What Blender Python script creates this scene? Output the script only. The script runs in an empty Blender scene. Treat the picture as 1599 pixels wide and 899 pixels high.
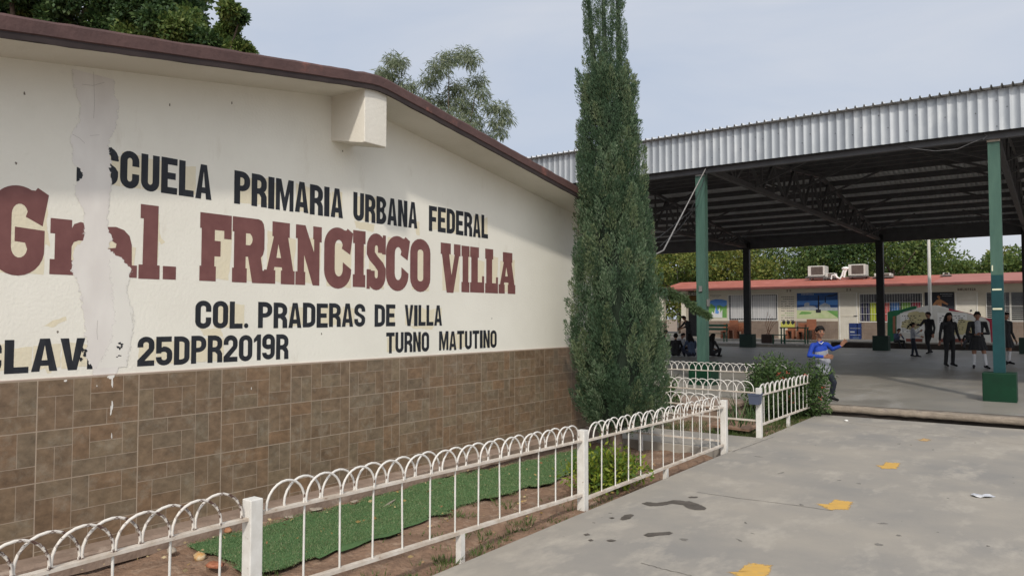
import bpy, bmesh, math, random
import numpy as np
from mathutils import Vector, Matrix
from mathutils.geometry import tessellate_polygon

S = bpy.context.scene
COL = S.collection
R_ = math.radians
rnd = random.Random(7)
rng = np.random.default_rng(7)

# ------------------------------------------------------------------ camera
CAMH = 1.6
FPX = 1159.0
CXP, CYP = 799.5, 449.5
YAW = math.atan((1640 - CXP) / FPX)
PIT = math.atan((496 - CYP) / FPX)
FW = Vector((-math.sin(YAW) * math.cos(PIT), math.cos(YAW) * math.cos(PIT), math.sin(PIT)))
RT = Vector((math.cos(YAW), math.sin(YAW), 0))
UP = RT.cross(FW)
cam = bpy.data.cameras.new('camera')
camo = bpy.data.objects.new('camera', cam)
COL.objects.link(camo)
rot = Matrix((RT, UP, -FW)).transposed().to_4x4()
camo.matrix_world = Matrix.Translation((0, 0, CAMH)) @ rot
cam.sensor_width = 36
cam.lens = FPX / 1599 * 36
cam.clip_start = 0.05
cam.clip_end = 3000
S.camera = camo

# ------------------------------------------------------------------ light
LDIR = Vector((-0.51 * math.cos(R_(39)), 0.86 * math.cos(R_(39)), -math.sin(R_(39)))).normalized()
sun = bpy.data.lights.new('sun', 'SUN')
sun.energy = 2.3
sun.angle = R_(3.0)
sun.color = (1.0, 0.93, 0.83)
suno = bpy.data.objects.new('sun', sun)
suno.rotation_euler = LDIR.to_track_quat('-Z', 'Y').to_euler()
suno.location = (8, -12, 14)
COL.objects.link(suno)

W = bpy.data.worlds.new('World')
S.world = W
W.use_nodes = True
nt = W.node_tree
nt.nodes.clear()


def N(nt, kind, **kw):
    n = nt.nodes.new(kind)
    for k, v in kw.items():
        setattr(n, k, v)
    return n


def build_world():
    L = nt.links.new
    out = N(nt, 'ShaderNodeOutputWorld')
    bg = N(nt, 'ShaderNodeBackground')
    bg.inputs['Strength'].default_value = 0.1
    sky = N(nt, 'ShaderNodeTexSky', sky_type='NISHITA')
    sky.sun_disc = False
    sky.sun_elevation = R_(39)
    sky.sun_rotation = math.atan2(0.51, -0.86)
    sky.air_density = 1.0
    sky.dust_density = 3.0
    tc = N(nt, 'ShaderNodeTexCoord')
    mp = N(nt, 'ShaderNodeMapping')
    mp.inputs['Scale'].default_value = (1.3, 1.3, 5.0)
    mp.inputs['Rotation'].default_value = (0.1, 0.06, 0.4)
    L(tc.outputs['Generated'], mp.inputs['Vector'])
    n1 = N(nt, 'ShaderNodeTexNoise')
    n1.inputs['Scale'].default_value = 1.6
    n1.inputs['Detail'].default_value = 6
    n1.inputs['Roughness'].default_value = 0.5
    n1.inputs['Distortion'].default_value = 0.6
    L(mp.outputs['Vector'], n1.inputs['Vector'])
    cr = N(nt, 'ShaderNodeValToRGB')
    cr.color_ramp.elements[0].position = 0.33
    cr.color_ramp.elements[0].color = (5.5, 6.2, 7.45, 1)
    cr.color_ramp.elements[1].position = 0.68
    cr.color_ramp.elements[1].color = (7.0, 7.3, 7.95, 1)
    L(n1.outputs['Fac'], cr.inputs['Fac'])
    mx = N(nt, 'ShaderNodeMix', data_type='RGBA')
    mx.inputs['Factor'].default_value = 0.88
    L(sky.outputs['Color'], mx.inputs['A'])
    L(cr.outputs['Color'], mx.inputs['B'])
    # bright veil of thin cloud round the sun
    dp = N(nt, 'ShaderNodeVectorMath', operation='DOT_PRODUCT')
    dp.inputs[1].default_value = tuple(-LDIR)
    L(tc.outputs['Generated'], dp.inputs[0])
    mxx = N(nt, 'ShaderNodeMath', operation='MAXIMUM')
    mxx.inputs[1].default_value = 0.0
    L(dp.outputs['Value'], mxx.inputs[0])
    pw = N(nt, 'ShaderNodeMath', operation='POWER')
    pw.inputs[1].default_value = 5.0
    L(mxx.outputs[0], pw.inputs[0])
    ml = N(nt, 'ShaderNodeMath', operation='MULTIPLY')
    ml.inputs[1].default_value = 16.0
    L(pw.outputs[0], ml.inputs[0])
    cmb = N(nt, 'ShaderNodeMix', data_type='RGBA', blend_type='ADD')
    cmb.inputs['Factor'].default_value = 1.0
    sc = N(nt, 'ShaderNodeVectorMath', operation='SCALE')
    sc.inputs[0].default_value = (1.0, 0.97, 0.92)
    L(ml.outputs[0], sc.inputs['Scale'])
    L(mx.outputs['Result'], cmb.inputs['A'])
    L(sc.outputs['Vector'], cmb.inputs['B'])
    L(cmb.outputs['Result'], bg.inputs['Color'])
    L(bg.outputs[0], out.inputs['Surface'])


build_world()
S.view_settings.view_transform = 'Standard'
S.view_settings.look = 'None'
S.view_settings.exposure = 0.0
S.view_settings.gamma = 1.0

# ------------------------------------------------------------------ photo geometry helpers (pixel of the photo -> point on a known plane)
CAMP = Vector((0, 0, CAMH))


def ray(u, v):
    return FW + RT * ((u - CXP) / FPX) + UP * ((CYP - v) / FPX)


def onz(u, v, z=0.0):
    d = ray(u, v)
    return CAMP + d * ((z - CAMH) / d.z)


def onx(u, v, x):
    d = ray(u, v)
    return CAMP + d * (x / d.x)


def ony(u, v, y):
    d = ray(u, v)
    return CAMP + d * (y / d.y)


# ------------------------------------------------------------------ object helpers
class MB:
    def __init__(s):
        s.v = []
        s.f = []
        s.m = []
        s.s = []

    def add(s, vs, fs, m=0, smooth=False):
        o = len(s.v)
        s.v += [tuple(p) for p in vs]
        for f in fs:
            s.f.append(tuple(i + o for i in f))
            s.m.append(m)
            s.s.append(smooth)

    def bx(s, x0, x1, y0, y1, z0, z1, m=0):
        vs = [(x0, y0, z0), (x1, y0, z0), (x1, y1, z0), (x0, y1, z0), (x0, y0, z1), (x1, y0, z1), (x1, y1, z1), (x0, y1, z1)]
        s.add(vs, [(0, 3, 2, 1), (4, 5, 6, 7), (0, 1, 5, 4), (1, 2, 6, 5), (2, 3, 7, 6), (3, 0, 4, 7)], m)

    def bar(s, a, b, w, h, m=0, up=(0, 0, 1)):
        a = Vector(a)
        b = Vector(b)
        d = (b - a).normalized()
        u = Vector(up)
        x = d.cross(u)
        if x.length < 1e-4:
            x = d.cross(Vector((1, 0, 0)))
        x.normalize()
        y = x.cross(d)
        vs = []
        for p in (a, b):
            for sx, sy in ((-1, -1), (1, -1), (1, 1), (-1, 1)):
                vs.append(p + x * (sx * w / 2) + y * (sy * h / 2))
        s.add(vs, [(0, 1, 2, 3), (7, 6, 5, 4), (0, 4, 5, 1), (1, 5, 6, 2), (2, 6, 7, 3), (3, 7, 4, 0)], m)

    def tube(s, pts, r, n=8, m=0, smooth=True):
        pts = [Vector(p) for p in pts]
        rr = r if isinstance(r, (list, tuple)) else [r] * len(pts)
        vs = []
        ref = None
        for i, p in enumerate(pts):
            d = (pts[min(i + 1, len(pts) - 1)] - pts[max(i - 1, 0)]).normalized()
            if ref is None:
                ref = d.cross(Vector((0.31, 0.17, 0.93)))
                if ref.length < 1e-3:
                    ref = d.cross(Vector((1, 0, 0)))
            x = (ref - d * ref.dot(d)).normalized()
            ref = x
            y = d.cross(x)
            for k in range(n):
                a = 2 * math.pi * k / n
                vs.append(p + (x * math.cos(a) + y * math.sin(a)) * rr[i])
        fs = []
        for i in range(len(pts) - 1):
            for k in range(n):
                k2 = (k + 1) % n
                fs.append((i * n + k, i * n + k2, (i + 1) * n + k2, (i + 1) * n + k))
        s.add(vs, fs, m, smooth)
        s.add(vs[:n], [tuple(reversed(range(n)))], m)
        s.add(vs[-n:], [tuple(range(n))], m)

    def ball(s, c, r, m=0, seg=10, rings=7):
        rx, ry, rz = r if isinstance(r, (list, tuple)) else (r, r, r)
        vs = [(c[0], c[1], c[2] - rz)]
        for i in range(1, rings):
            a = -math.pi / 2 + math.pi * i / rings
            for k in range(seg):
                b = 2 * math.pi * k / seg
                vs.append((c[0] + rx * math.cos(a) * math.cos(b), c[1] + ry * math.cos(a) * math.sin(b), c[2] + rz * math.sin(a)))
        vs.append((c[0], c[1], c[2] + rz))
        fs = []
        for k in range(seg):
            fs.append((0, 1 + (k + 1) % seg, 1 + k))
        for i in range(rings - 2):
            for k in range(seg):
                a = 1 + i * seg
                fs.append((a + k, a + (k + 1) % seg, a + seg + (k + 1) % seg, a + seg + k))
        t = len(vs) - 1
        a = 1 + (rings - 2) * seg
        for k in range(seg):
            fs.append((t, a + k, a + (k + 1) % seg))
        s.add(vs, fs, m, True)

    def poly(s, loops, fn, d0=0.0, d1=None, m=0):
        """filled 2-D polygon with holes; fn(a, b, d) gives the 3-D point at depth d. d1 gives it thickness."""
        lp = [[Vector((p[0], p[1], 0)) for p in l] for l in loops]
        tri = tessellate_polygon(lp)
        flat = [p for l in lp for p in l]
        top = [fn(p.x, p.y, d0 if d1 is None else d1) for p in flat]

        def area(t):
            a, b, c = (flat[i] for i in t)
            return (b.x - a.x) * (c.y - a.y) - (b.y - a.y) * (c.x - a.x)
        tri = [t if area(t) > 0 else (t[0], t[2], t[1]) for t in tri]
        s.add(top, tri, m)
        if d1 is not None:
            bot = [fn(p.x, p.y, d0) for p in flat]
            s.add(bot, [tuple(reversed(t)) for t in tri], m)
            o = 0
            for l in lp:
                n = len(l)
                vs = [fn(p.x, p.y, d0) for p in l] + [fn(p.x, p.y, d1) for p in l]
                s.add(vs, [(i, (i + 1) % n, n + (i + 1) % n, n + i) for i in range(n)], m)
                o += n

    def build(s, name, mats, parent=None, bevel=0.0, fix=False):
        me = bpy.data.meshes.new(name)
        me.from_pydata(s.v, [], s.f)
        if not isinstance(mats, (list, tuple)):
            mats = [mats]
        for m in mats:
            me.materials.append(m)
        me.polygons.foreach_set('material_index', s.m)
        me.polygons.foreach_set('use_smooth', s.s)
        if fix:
            bm = bmesh.new()
            bm.from_mesh(me)
            bmesh.ops.remove_doubles(bm, verts=bm.verts, dist=1e-5)
            bmesh.ops.recalc_face_normals(bm, faces=bm.faces)
            bm.to_mesh(me)
            bm.free()
        me.update()
        o = bpy.data.objects.new(name, me)
        COL.objects.link(o)
        if parent is not None:
            attach(o, parent)
        if bevel:
            b = o.modifiers.new('bevel', 'BEVEL')
            b.width = bevel
            b.segments = 2
            b.limit_method = 'ANGLE'
        return o


def mat_of(o):
    m = Matrix.LocRotScale(o.location, o.rotation_euler, o.scale)
    if o.parent is not None:
        m = mat_of(o.parent) @ o.matrix_parent_inverse @ m
    return m


def attach(o, parent, local=False):
    o.parent = parent
    if not local:
        o.matrix_parent_inverse = mat_of(parent).inverted()


def tag(o, label=None, cat=None, group=None, kind=None):
    if label:
        o['label'] = label
    if cat:
        o['category'] = cat
    if group:
        o['group'] = group
    if kind:
        o['kind'] = kind
    return o


def thing(name, label, cat, loc=(0, 0, 0), rz=0.0, group=None):
    o = bpy.data.objects.new(name, None)
    o.empty_display_size = 0.2
    o.location = loc
    o.rotation_euler = (0, 0, rz)
    COL.objects.link(o)
    return tag(o, label, cat, group)


def mesh_np(name, V, F, mats, parent=None, mi=None, smooth=False):
    me = bpy.data.meshes.new(name)
    V = np.asarray(V, dtype=np.float32)
    F = np.asarray(F, dtype=np.int32)
    k = F.shape[1]
    me.vertices.add(len(V))
    me.vertices.foreach_set('co', V.ravel())
    me.loops.add(F.size)
    me.loops.foreach_set('vertex_index', F.ravel())
    me.polygons.add(len(F))
    me.polygons.foreach_set('loop_start', np.arange(0, F.size, k, dtype=np.int32))
    me.polygons.foreach_set('loop_total', np.full(len(F), k, dtype=np.int32))
    if not isinstance(mats, (list, tuple)):
        mats = [mats]
    for m in mats:
        me.materials.append(m)
    if mi is not None:
        me.polygons.foreach_set('material_index', np.asarray(mi, dtype=np.int32))
    if smooth:
        me.polygons.foreach_set('use_smooth', np.ones(len(F), dtype=bool))
    me.update(calc_edges=True)
    o = bpy.data.objects.new(name, me)
    COL.objects.link(o)
    if parent is not None:
        attach(o, parent)
    return o


def copy_tree(o, parent=None):
    c = o.copy()
    COL.objects.link(c)
    if parent is not None:
        c.parent = parent
    for ch in list(o.children):
        copy_tree(ch, c)
    return c


# ------------------------------------------------------------------ materials
MATS = {}


def mat(name, col, col2=None, rough=0.7, metal=0.0, scale=4.0, detail=5.0, lo=0.35, hi=0.65, bump=0.0, bscale=60.0,
        spec=0.35, stretch=(1, 1, 1), col3=None, scale3=1.0, lo3=0.55, hi3=0.7, rough2=None, stretch3=None, bdist=0.01):
    if name in MATS:
        return MATS[name]
    m = bpy.data.materials.new(name)
    m.use_nodes = True
    t = m.node_tree
    L = t.links.new
    b = t.nodes['Principled BSDF']
    b.inputs['Roughness'].default_value = rough
    b.inputs['Metallic'].default_value = metal
    b.inputs['Specular IOR Level'].default_value = spec
    tc = N(t, 'ShaderNodeTexCoord')
    mp = N(t, 'ShaderNodeMapping')
    mp.inputs['Scale'].default_value = stretch
    L(tc.outputs['Object'], mp.inputs['Vector'])
    if col2 is None:
        col2 = tuple(c * 0.78 for c in col)
    n = N(t, 'ShaderNodeTexNoise')
    n.inputs['Scale'].default_value = scale
    n.inputs['Detail'].default_value = detail
    n.inputs['Roughness'].default_value = 0.6
    L(mp.outputs['Vector'], n.inputs['Vector'])
    r = N(t, 'ShaderNodeMapRange')
    r.inputs['From Min'].default_value = lo
    r.inputs['From Max'].default_value = hi
    L(n.outputs['Fac'], r.inputs['Value'])
    mx = N(t, 'ShaderNodeMix', data_type='RGBA')
    mx.inputs['A'].default_value = (*col, 1)
    mx.inputs['B'].default_value = (*col2, 1)
    L(r.outputs['Result'], mx.inputs['Factor'])
    res = mx.outputs['Result']
    if col3 is not None:
        n3 = N(t, 'ShaderNodeTexNoise')
        n3.inputs['Scale'].default_value = scale3
        n3.inputs['Detail'].default_value = 8
        n3.inputs['Roughness'].default_value = 0.65
        if stretch3:
            mp3 = N(t, 'ShaderNodeMapping')
            mp3.inputs['Scale'].default_value = stretch3
            mp3.inputs['Location'].default_value = (3.3, 1.7, 5.1)
            L(tc.outputs['Object'], mp3.inputs['Vector'])
            L(mp3.outputs['Vector'], n3.inputs['Vector'])
        else:
            L(mp.outputs['Vector'], n3.inputs['Vector'])
        r3 = N(t, 'ShaderNodeMapRange')
        r3.inputs['From Min'].default_value = lo3
        r3.inputs['From Max'].default_value = hi3
        L(n3.outputs['Fac'], r3.inputs['Value'])
        mx3 = N(t, 'ShaderNodeMix', data_type='RGBA')
        mx3.inputs['B'].default_value = (*col3, 1)
        L(res, mx3.inputs['A'])
        L(r3.outputs['Result'], mx3.inputs['Factor'])
        res = mx3.outputs['Result']
    L(res, b.inputs['Base Color'])
    if rough2 is not None:
        rr = N(t, 'ShaderNodeMapRange')
        rr.inputs['From Min'].default_value = lo
        rr.inputs['From Max'].default_value = hi
        rr.inputs['To Min'].default_value = rough
        rr.inputs['To Max'].default_value = rough2
        L(n.outputs['Fac'], rr.inputs['Value'])
        L(rr.outputs['Result'], b.inputs['Roughness'])
    if bump:
        nb = N(t, 'ShaderNodeTexNoise')
        nb.inputs['Scale'].default_value = bscale
        nb.inputs['Detail'].default_value = 4
        L(tc.outputs['Object'], nb.inputs['Vector'])
        bp = N(t, 'ShaderNodeBump')
        bp.inputs['Strength'].default_value = bump
        bp.inputs['Distance'].default_value = bdist
        L(nb.outputs['Fac'], bp.inputs['Height'])
        L(bp.outputs['Normal'], b.inputs['Normal'])
    MATS[name] = m
    return m


def leafmat(name, cols, trans=0.25, rough=0.55):
    m = bpy.data.materials.new(name)
    m.use_nodes = True
    t = m.node_tree
    L = t.links.new
    b = t.nodes['Principled BSDF']
    b.inputs['Roughness'].default_value = rough
    b.inputs['Specular IOR Level'].default_value = 0.3
    g = N(t, 'ShaderNodeNewGeometry')
    cr = N(t, 'ShaderNodeValToRGB')
    e = cr.color_ramp.elements
    while len(e) < len(cols):
        e.new(0.5)
    for i, c in enumerate(cols):
        e[i].position = i / (len(cols) - 1)
        e[i].color = (*c, 1)
    L(g.outputs['Random Per Island'], cr.inputs['Fac'])
    L(cr.outputs['Color'], b.inputs['Base Color'])
    tr = N(t, 'ShaderNodeBsdfTranslucent')
    L(cr.outputs['Color'], tr.inputs['Color'])
    mx = N(t, 'ShaderNodeMixShader')
    mx.inputs[0].default_value = trans
    L(b.outputs[0], mx.inputs[1])
    L(tr.outputs[0], mx.inputs[2])
    L(mx.outputs[0], t.nodes['Material Output'].inputs['Surface'])
    return m


def brickmat(name):
    m = bpy.data.materials.new(name)
    m.use_nodes = True
    t = m.node_tree
    L = t.links.new
    b = t.nodes['Principled BSDF']
    b.inputs['Roughness'].default_value = 0.42
    b.inputs['Specular IOR Level'].default_value = 0.35
    g = N(t, 'ShaderNodeNewGeometry')
    cr = N(t, 'ShaderNodeValToRGB')
    cols = [(.150, .100, .062), (.180, .125, .078), (.168, .118, .077), (.196, .124, .073), (.162, .122, .082), (.188, .140, .090), (.166, .109, .067)]
    e = cr.color_ramp.elements
    while len(e) < len(cols):
        e.new(0.5)
    for i, c in enumerate(cols):
        e[i].position = i / (len(cols) - 1)
        e[i].color = (*c, 1)
    L(g.outputs['Random Per Island'], cr.inputs['Fac'])
    tc = N(t, 'ShaderNodeTexCoord')
    n = N(t, 'ShaderNodeTexNoise')
    n.inputs['Scale'].default_value = 14
    n.inputs['Detail'].default_value = 8
    n.inputs['Roughness'].default_value = 0.7
    mp = N(t, 'ShaderNodeMapping')
    mp.inputs['Scale'].default_value = (1, 0.9, 1.3)
    L(tc.outputs['Object'], mp.inputs['Vector'])
    L(mp.outputs['Vector'], n.inputs['Vector'])
    r = N(t, 'ShaderNodeMapRange')
    r.inputs['From Min'].default_value = 0.3
    r.inputs['From Max'].default_value = 0.75
    r.inputs['To Min'].default_value = 0.66
    r.inputs['To Max'].default_value = 1.42
    L(n.outputs['Fac'], r.inputs['Value'])
    sc = N(t, 'ShaderNodeVectorMath', operation='SCALE')
    L(cr.outputs['Color'], sc.inputs[0])
    L(r.outputs['Result'], sc.inputs['Scale'])
    # pale mineral bloom and rust tints printed on the tile
    n2 = N(t, 'ShaderNodeTexNoise')
    n2.inputs['Scale'].default_value = 7
    n2.inputs['Detail'].default_value = 9
    n2.inputs['Roughness'].default_value = 0.75
    L(tc.outputs['Object'], n2.inputs['Vector'])
    r2 = N(t, 'ShaderNodeMapRange')
    r2.inputs['From Min'].default_value = 0.52
    r2.inputs['From Max'].default_value = 0.74
    r2.inputs['To Max'].default_value = 0.6
    L(n2.outputs['Fac'], r2.inputs['Value'])
    mx = N(t, 'ShaderNodeMix', data_type='RGBA')
    mx.inputs['B'].default_value = (.30, .265, .205, 1)
    L(sc.outputs['Vector'], mx.inputs['A'])
    L(r2.outputs['Result'], mx.inputs['Factor'])
    L(mx.outputs['Result'], b.inputs['Base Color'])
    bp = N(t, 'ShaderNodeBump')
    bp.inputs['Strength'].default_value = 0.25
    bp.inputs['Distance'].default_value = 0.004
    L(n.outputs['Fac'], bp.inputs['Height'])
    L(bp.outputs['Normal'], b.inputs['Normal'])
    return m


M_WALL = mat('cream_paint', (.785, .762, .68), (.735, .71, .63), rough=.75, scale=1.3, bump=.35, bscale=45, bdist=.006,
             col3=(.60, .55, .46), scale3=2.2, lo3=.62, hi3=.82, stretch3=(1, 1.6, .5))
M_SOFFIT = mat('soffit_paint', (.70, .67, .60), (.62, .585, .51), rough=.8, scale=1.1, bump=.3, bscale=40, col3=(.42, .36, .29), scale3=2.5, lo3=.66, hi3=.85)
M_FASCIA = mat('brown_fascia', (.098, .054, .049), (.072, .040, .037), rough=.7, scale=5, bump=.5, bscale=30,
               col3=(.26, .10, .075), scale3=3.2, lo3=.60, hi3=.75)
M_DRIP = mat('drip_band', (.045, .033, .032), (.03, .022, .022), rough=.8, scale=4)
M_MEMB = mat('roof_membrane', (.24, .10, .075), (.34, .27, .23), rough=.85, scale=7, bump=.6, bscale=25)
M_BRICK = brickmat('brick_print_tile')
M_GROUT = mat('tile_grout', (.385, .31, .235), (.31, .245, .185), rough=.85, scale=5)
M_PLINTH = mat('rough_concrete_brown', (.27, .20, .155), (.20, .145, .11), rough=.9, scale=6, bump=.9, bscale=22, col3=(.36, .29, .235), scale3=4)
M_BLACK = mat('black_paint', (.014, .016, .021), (.030, .033, .040), rough=.55, scale=24, stretch=(1, 1, .25), lo=.45, hi=.8)
M_MAROON = mat('maroon_paint', (.150, .060, .056), (.185, .078, .072), rough=.6, scale=8, col3=(.23, .11, .10), scale3=12, lo3=.66, hi3=.8)
M_OLDCREAM = mat('old_yellow_paint', (.71, .64, .475), (.69, .63, .48), rough=.8, scale=6, bump=.3, bscale=40)
M_PATCH = mat('patch_plaster', (.665, .63, .60), (.615, .58, .55), rough=.9, scale=5, bump=.35, bscale=26, col3=(.71, .685, .65), scale3=6, lo3=.5, hi3=.62, bdist=.004)
M_WHITEWASH = mat('whitewash', (.73, .71, .66), (.69, .665, .62), rough=.85, scale=9, bump=.4, bscale=40)
M_PATH = mat('path_concrete', (.318, .288, .245), (.232, .220, .202), rough=.8, scale=.75, detail=12, lo=.36, hi=.66, bump=.5, bscale=45, bdist=.005,
             col3=(.372, .338, .288), scale3=3.4, lo3=.52, hi3=.70, stretch3=(1.0, .5, 1))
M_COURT = mat('court_concrete', (.272, .250, .215), (.200, .186, .164), rough=.5, rough2=.36, scale=.7, detail=8, spec=.38, bump=.08, bscale=20,
              col3=(.34, .325, .30), scale3=1.6, lo3=.52, hi3=.72, stretch3=(1, .3, 1))
M_KERB = mat('kerb_concrete', (.265, .222, .175), (.19, .158, .125), rough=.9, scale=7, bump=.9, bscale=30, col3=(.17, .14, .12), scale3=10, lo3=.56, hi3=.7)
M_GAP = mat('shade_dark', (.05, .04, .034), (.03, .024, .02), rough=.95)  # near-black colour stands in for shade under the kerb and on the riser
M_SOIL = mat('soil', (.235, .150, .100), (.175, .108, .072), rough=.95, scale=5, bump=1.0, bscale=28, col3=(.30, .215, .155), scale3=9, lo3=.52, hi3=.68, bdist=.02)
M_TURF = mat('turf_backing', (.085, .165, .06), (.07, .14, .052), rough=.9, scale=9, bump=1.0, bscale=160)
M_GROUND = mat('ground_earth', (.24, .185, .135), (.19, .14, .10), rough=.95, scale=.4, bump=.5, bscale=8)
M_WHITE = mat('white_enamel', (.66, .645, .61), (.56, .54, .50), rough=.5, scale=14, bump=.25, bscale=70, bdist=.003,
              col3=(.19, .115, .075), scale3=16, lo3=.67, hi3=.73)
M_WHITEARCH = mat('white_enamel_worn', (.66, .64, .60), (.57, .54, .50), rough=.5, scale=14,
                  col3=(.13, .075, .052), scale3=13, lo3=.615, hi3=.66)
M_RUSTARCH = mat('white_enamel_rusted', (.66, .63, .58), (.55, .50, .45), rough=.6, scale=14, col3=(.085, .045, .032), scale3=15, lo3=.51, hi3=.57)
M_WHITERAIL = mat('white_enamel_dusty', (.60, .55, .49), (.44, .37, .30), rough=.65, scale=9, col3=(.24, .15, .10), scale3=18, lo3=.64, hi3=.72)
M_GALV = mat('galvanised_sheet', (.355, .375, .395), (.295, .315, .335), rough=.42, metal=.55, scale=2.2, stretch=(1, 1, .4), spec=.5, col3=(.41, .425, .435), scale3=3, lo3=.5, hi3=.7)
M_ROOFSHEET = mat('roof_sheet', (.66, .67, .68), (.58, .59, .60), rough=.45, metal=.15, scale=2)
M_STEEL = mat('dark_steel', (.080, .081, .086), (.060, .060, .065), rough=.55, scale=4)
M_GREENCOL = mat('green_column_paint', (.062, .120, .092), (.044, .092, .072), spec=.2, rough=.5, scale=3, stretch=(3, 3, .5), col3=(.04, .10, .085), scale3=5, lo3=.62, hi3=.75)
M_TEALCOL = mat('teal_column_paint', (.010, .052, .057), (.008, .040, .045), spec=.2, rough=.5, scale=5)
M_PED = mat('pedestal_green', (.003, .032, .014), (.003, .024, .011), spec=.2, rough=.5, scale=4, col3=(.02, .075, .04), scale3=6, lo3=.6, hi3=.75)
M_DARKCOL = mat('column_silhouette', (.018, .020, .020), (.012, .013, .013), rough=.5)  # near-black stands in for the unlit, silhouetted look of the rear columns
M_DARKPED = mat('dark_green_pedestal', (.012, .035, .025), (.01, .028, .02), rough=.55)
M_PIPE = mat('grey_conduit', (.26, .25, .24), (.17, .16, .15), rough=.5, metal=.4, scale=9)
M_CABLE = mat('black_cable', (.02, .02, .02), rough=.6)
M_LIGHTWIRE = mat('pale_wire', (.14, .14, .145), rough=.5)
M_RED = mat('red_roof_coating', (.33, .090, .055), (.27, .070, .043), rough=.75, scale=.8, stretch=(1, 3, 1), bump=.3, bscale=10, col3=(.50, .19, .15), scale3=1.3, lo3=.5, hi3=.7)
M_PINK = mat('faded_pink_roof', (.34, .14, .112), (.30, .115, .09), rough=.8, scale=.8, bump=.3, bscale=10)
M_REDEDGE = mat('dark_red_edge', (.13, .04, .034), (.09, .03, .026), rough=.7)
M_FARWALL = mat('far_wall_paint', (.56, .52, .43), (.50, .46, .38), rough=.8, scale=.9, col3=(.5, .45, .36), scale3=1.2, lo3=.6, hi3=.8)
M_FARBLOCK = mat('grey_brown_block', (.215, .165, .13), (.165, .125, .10), rough=.85, scale=1.8, bump=.6, bscale=6)
M_MORTAR = mat('block_mortar', (.30, .25, .21), rough=.9)
M_DOOR = mat('cream_door', (.58, .55, .48), (.52, .49, .42), rough=.55, scale=2)
M_GLASS = mat('dark_window', (.022, .024, .028), (.035, .037, .04), rough=.15, spec=.5, scale=2)
M_CURT = mat('grey_curtain', (.50, .50, .50), (.38, .38, .385), rough=.9, scale=9, stretch=(2, 1, .08))
M_PLAINWHITE = mat('white_board', (.74, .73, .70), (.68, .67, .64), rough=.7)
M_AC = mat('cooler_white', (.50, .49, .45), (.42, .40, .36), rough=.5, scale=6)
M_GRILLE = mat('cooler_grille', (.085, .065, .055), (.06, .045, .038), rough=.8)
M_YELLOW = mat('yellow_road_paint', (.62, .37, .085), (.55, .335, .09), rough=.75, scale=14, col3=(.44, .36, .22), scale3=22, lo3=.60, hi3=.68)
M_STAIN = mat('oil_stain', (.060, .052, .046), (.085, .075, .066), rough=.5, scale=12)
M_STAIN2 = mat('faint_stain', (.20, .19, .175), (.26, .245, .225), rough=.7, scale=12)
M_JOINT = mat('slab_joint', (.15, .135, .12), rough=.95)
M_WOOD = mat('orange_wood', (.27, .105, .055), (.20, .075, .04), rough=.65, scale=3, stretch=(1, 1, 6))
M_BROWNBOARD = mat('brown_board', (.30, .19, .13), (.24, .15, .10), rough=.8, scale=5, stretch=(6, 1, 1))
M_BENCH = mat('bench_green', (.02, .10, .06), (.015, .075, .045), rough=.5)
M_POT = mat('brown_pot', (.06, .035, .028), (.045, .027, .022), rough=.7)
M_BLUEPOT = mat('grey_blue_pot', (.085, .10, .15), (.07, .085, .13), rough=.5)
M_BARK = mat('bark', (.10, .075, .055), (.065, .048, .036), rough=.95, scale=6, stretch=(3, 3, .6), bump=.9, bscale=18)
M_CYPBARK = mat('cypress_bark', (.13, .095, .075), (.085, .06, .047), rough=.95, scale=8, stretch=(3, 3, .4), bump=1, bscale=30)
M_STONE = mat('pale_stone', (.36, .31, .25), (.27, .23, .185), rough=.9, scale=15)

L_CYP = leafmat('cypress_sprig', [(.062, .112, .060), (.098, .160, .084), (.138, .200, .112), (.21, .265, .170)], .32)
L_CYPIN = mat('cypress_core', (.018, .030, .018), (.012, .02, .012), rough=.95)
L_DARK = leafmat('dark_leaf', [(.022, .048, .017), (.036, .074, .025), (.056, .104, .033), (.09, .14, .042)], .32)
L_MID = leafmat('mid_leaf', [(.055, .10, .026), (.085, .14, .038), (.13, .18, .048), (.18, .22, .06)], .38)
L_YEL = leafmat('yellowish_leaf', [(.08, .12, .026), (.13, .165, .034), (.19, .205, .045), (.23, .215, .055)], .35)
L_OLIVE = leafmat('olive_leaf', [(.09, .12, .065), (.13, .165, .09), (.18, .21, .125), (.27, .29, .20)], .35)
L_SHRUB = leafmat('yellow_green_leaf', [(.06, .12, .02), (.11, .18, .025), (.20, .26, .03), (.30, .33, .04)], .35)
L_BUSH = leafmat('bush_leaf', [(.028, .056, .018), (.045, .085, .025), (.07, .12, .036), (.10, .15, .05)], .28)
L_GRASS = leafmat('weed_blade', [(.05, .09, .02), (.075, .13, .03), (.11, .15, .05), (.17, .17, .08)], .25)
L_TURF = leafmat('turf_blade', [(.075, .145, .055), (.10, .18, .068), (.135, .205, .085), (.22, .235, .13)], .1, .6)
L_DRY = leafmat('dry_leaf', [(.30, .19, .07), (.42, .30, .12), (.50, .42, .25), (.28, .13, .06)], .2, .7)

# ------------------------------------------------------------------ ground, path, court floor
BEDX0, BEDX1 = -5.03, -3.16


def hmap(x, y):
    return 0.014 * math.sin(x * 5.1 + y * 2.3) + 0.012 * math.sin(x * 11.7 - y * 7.9 + 1.3) + 0.008 * math.sin(x * 23.1 + y * 19.7)


mb = MB()
G = 900
# earth sheet, well below slabs near the school and reaching the horizon
mb.add([(-G, -G, -.30), (G, -G, -.30), (G, G, -.30), (-G, G, -.30)], [(0, 1, 2, 3)])
tag(mb.build('ground', M_GROUND), kind='structure')


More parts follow.
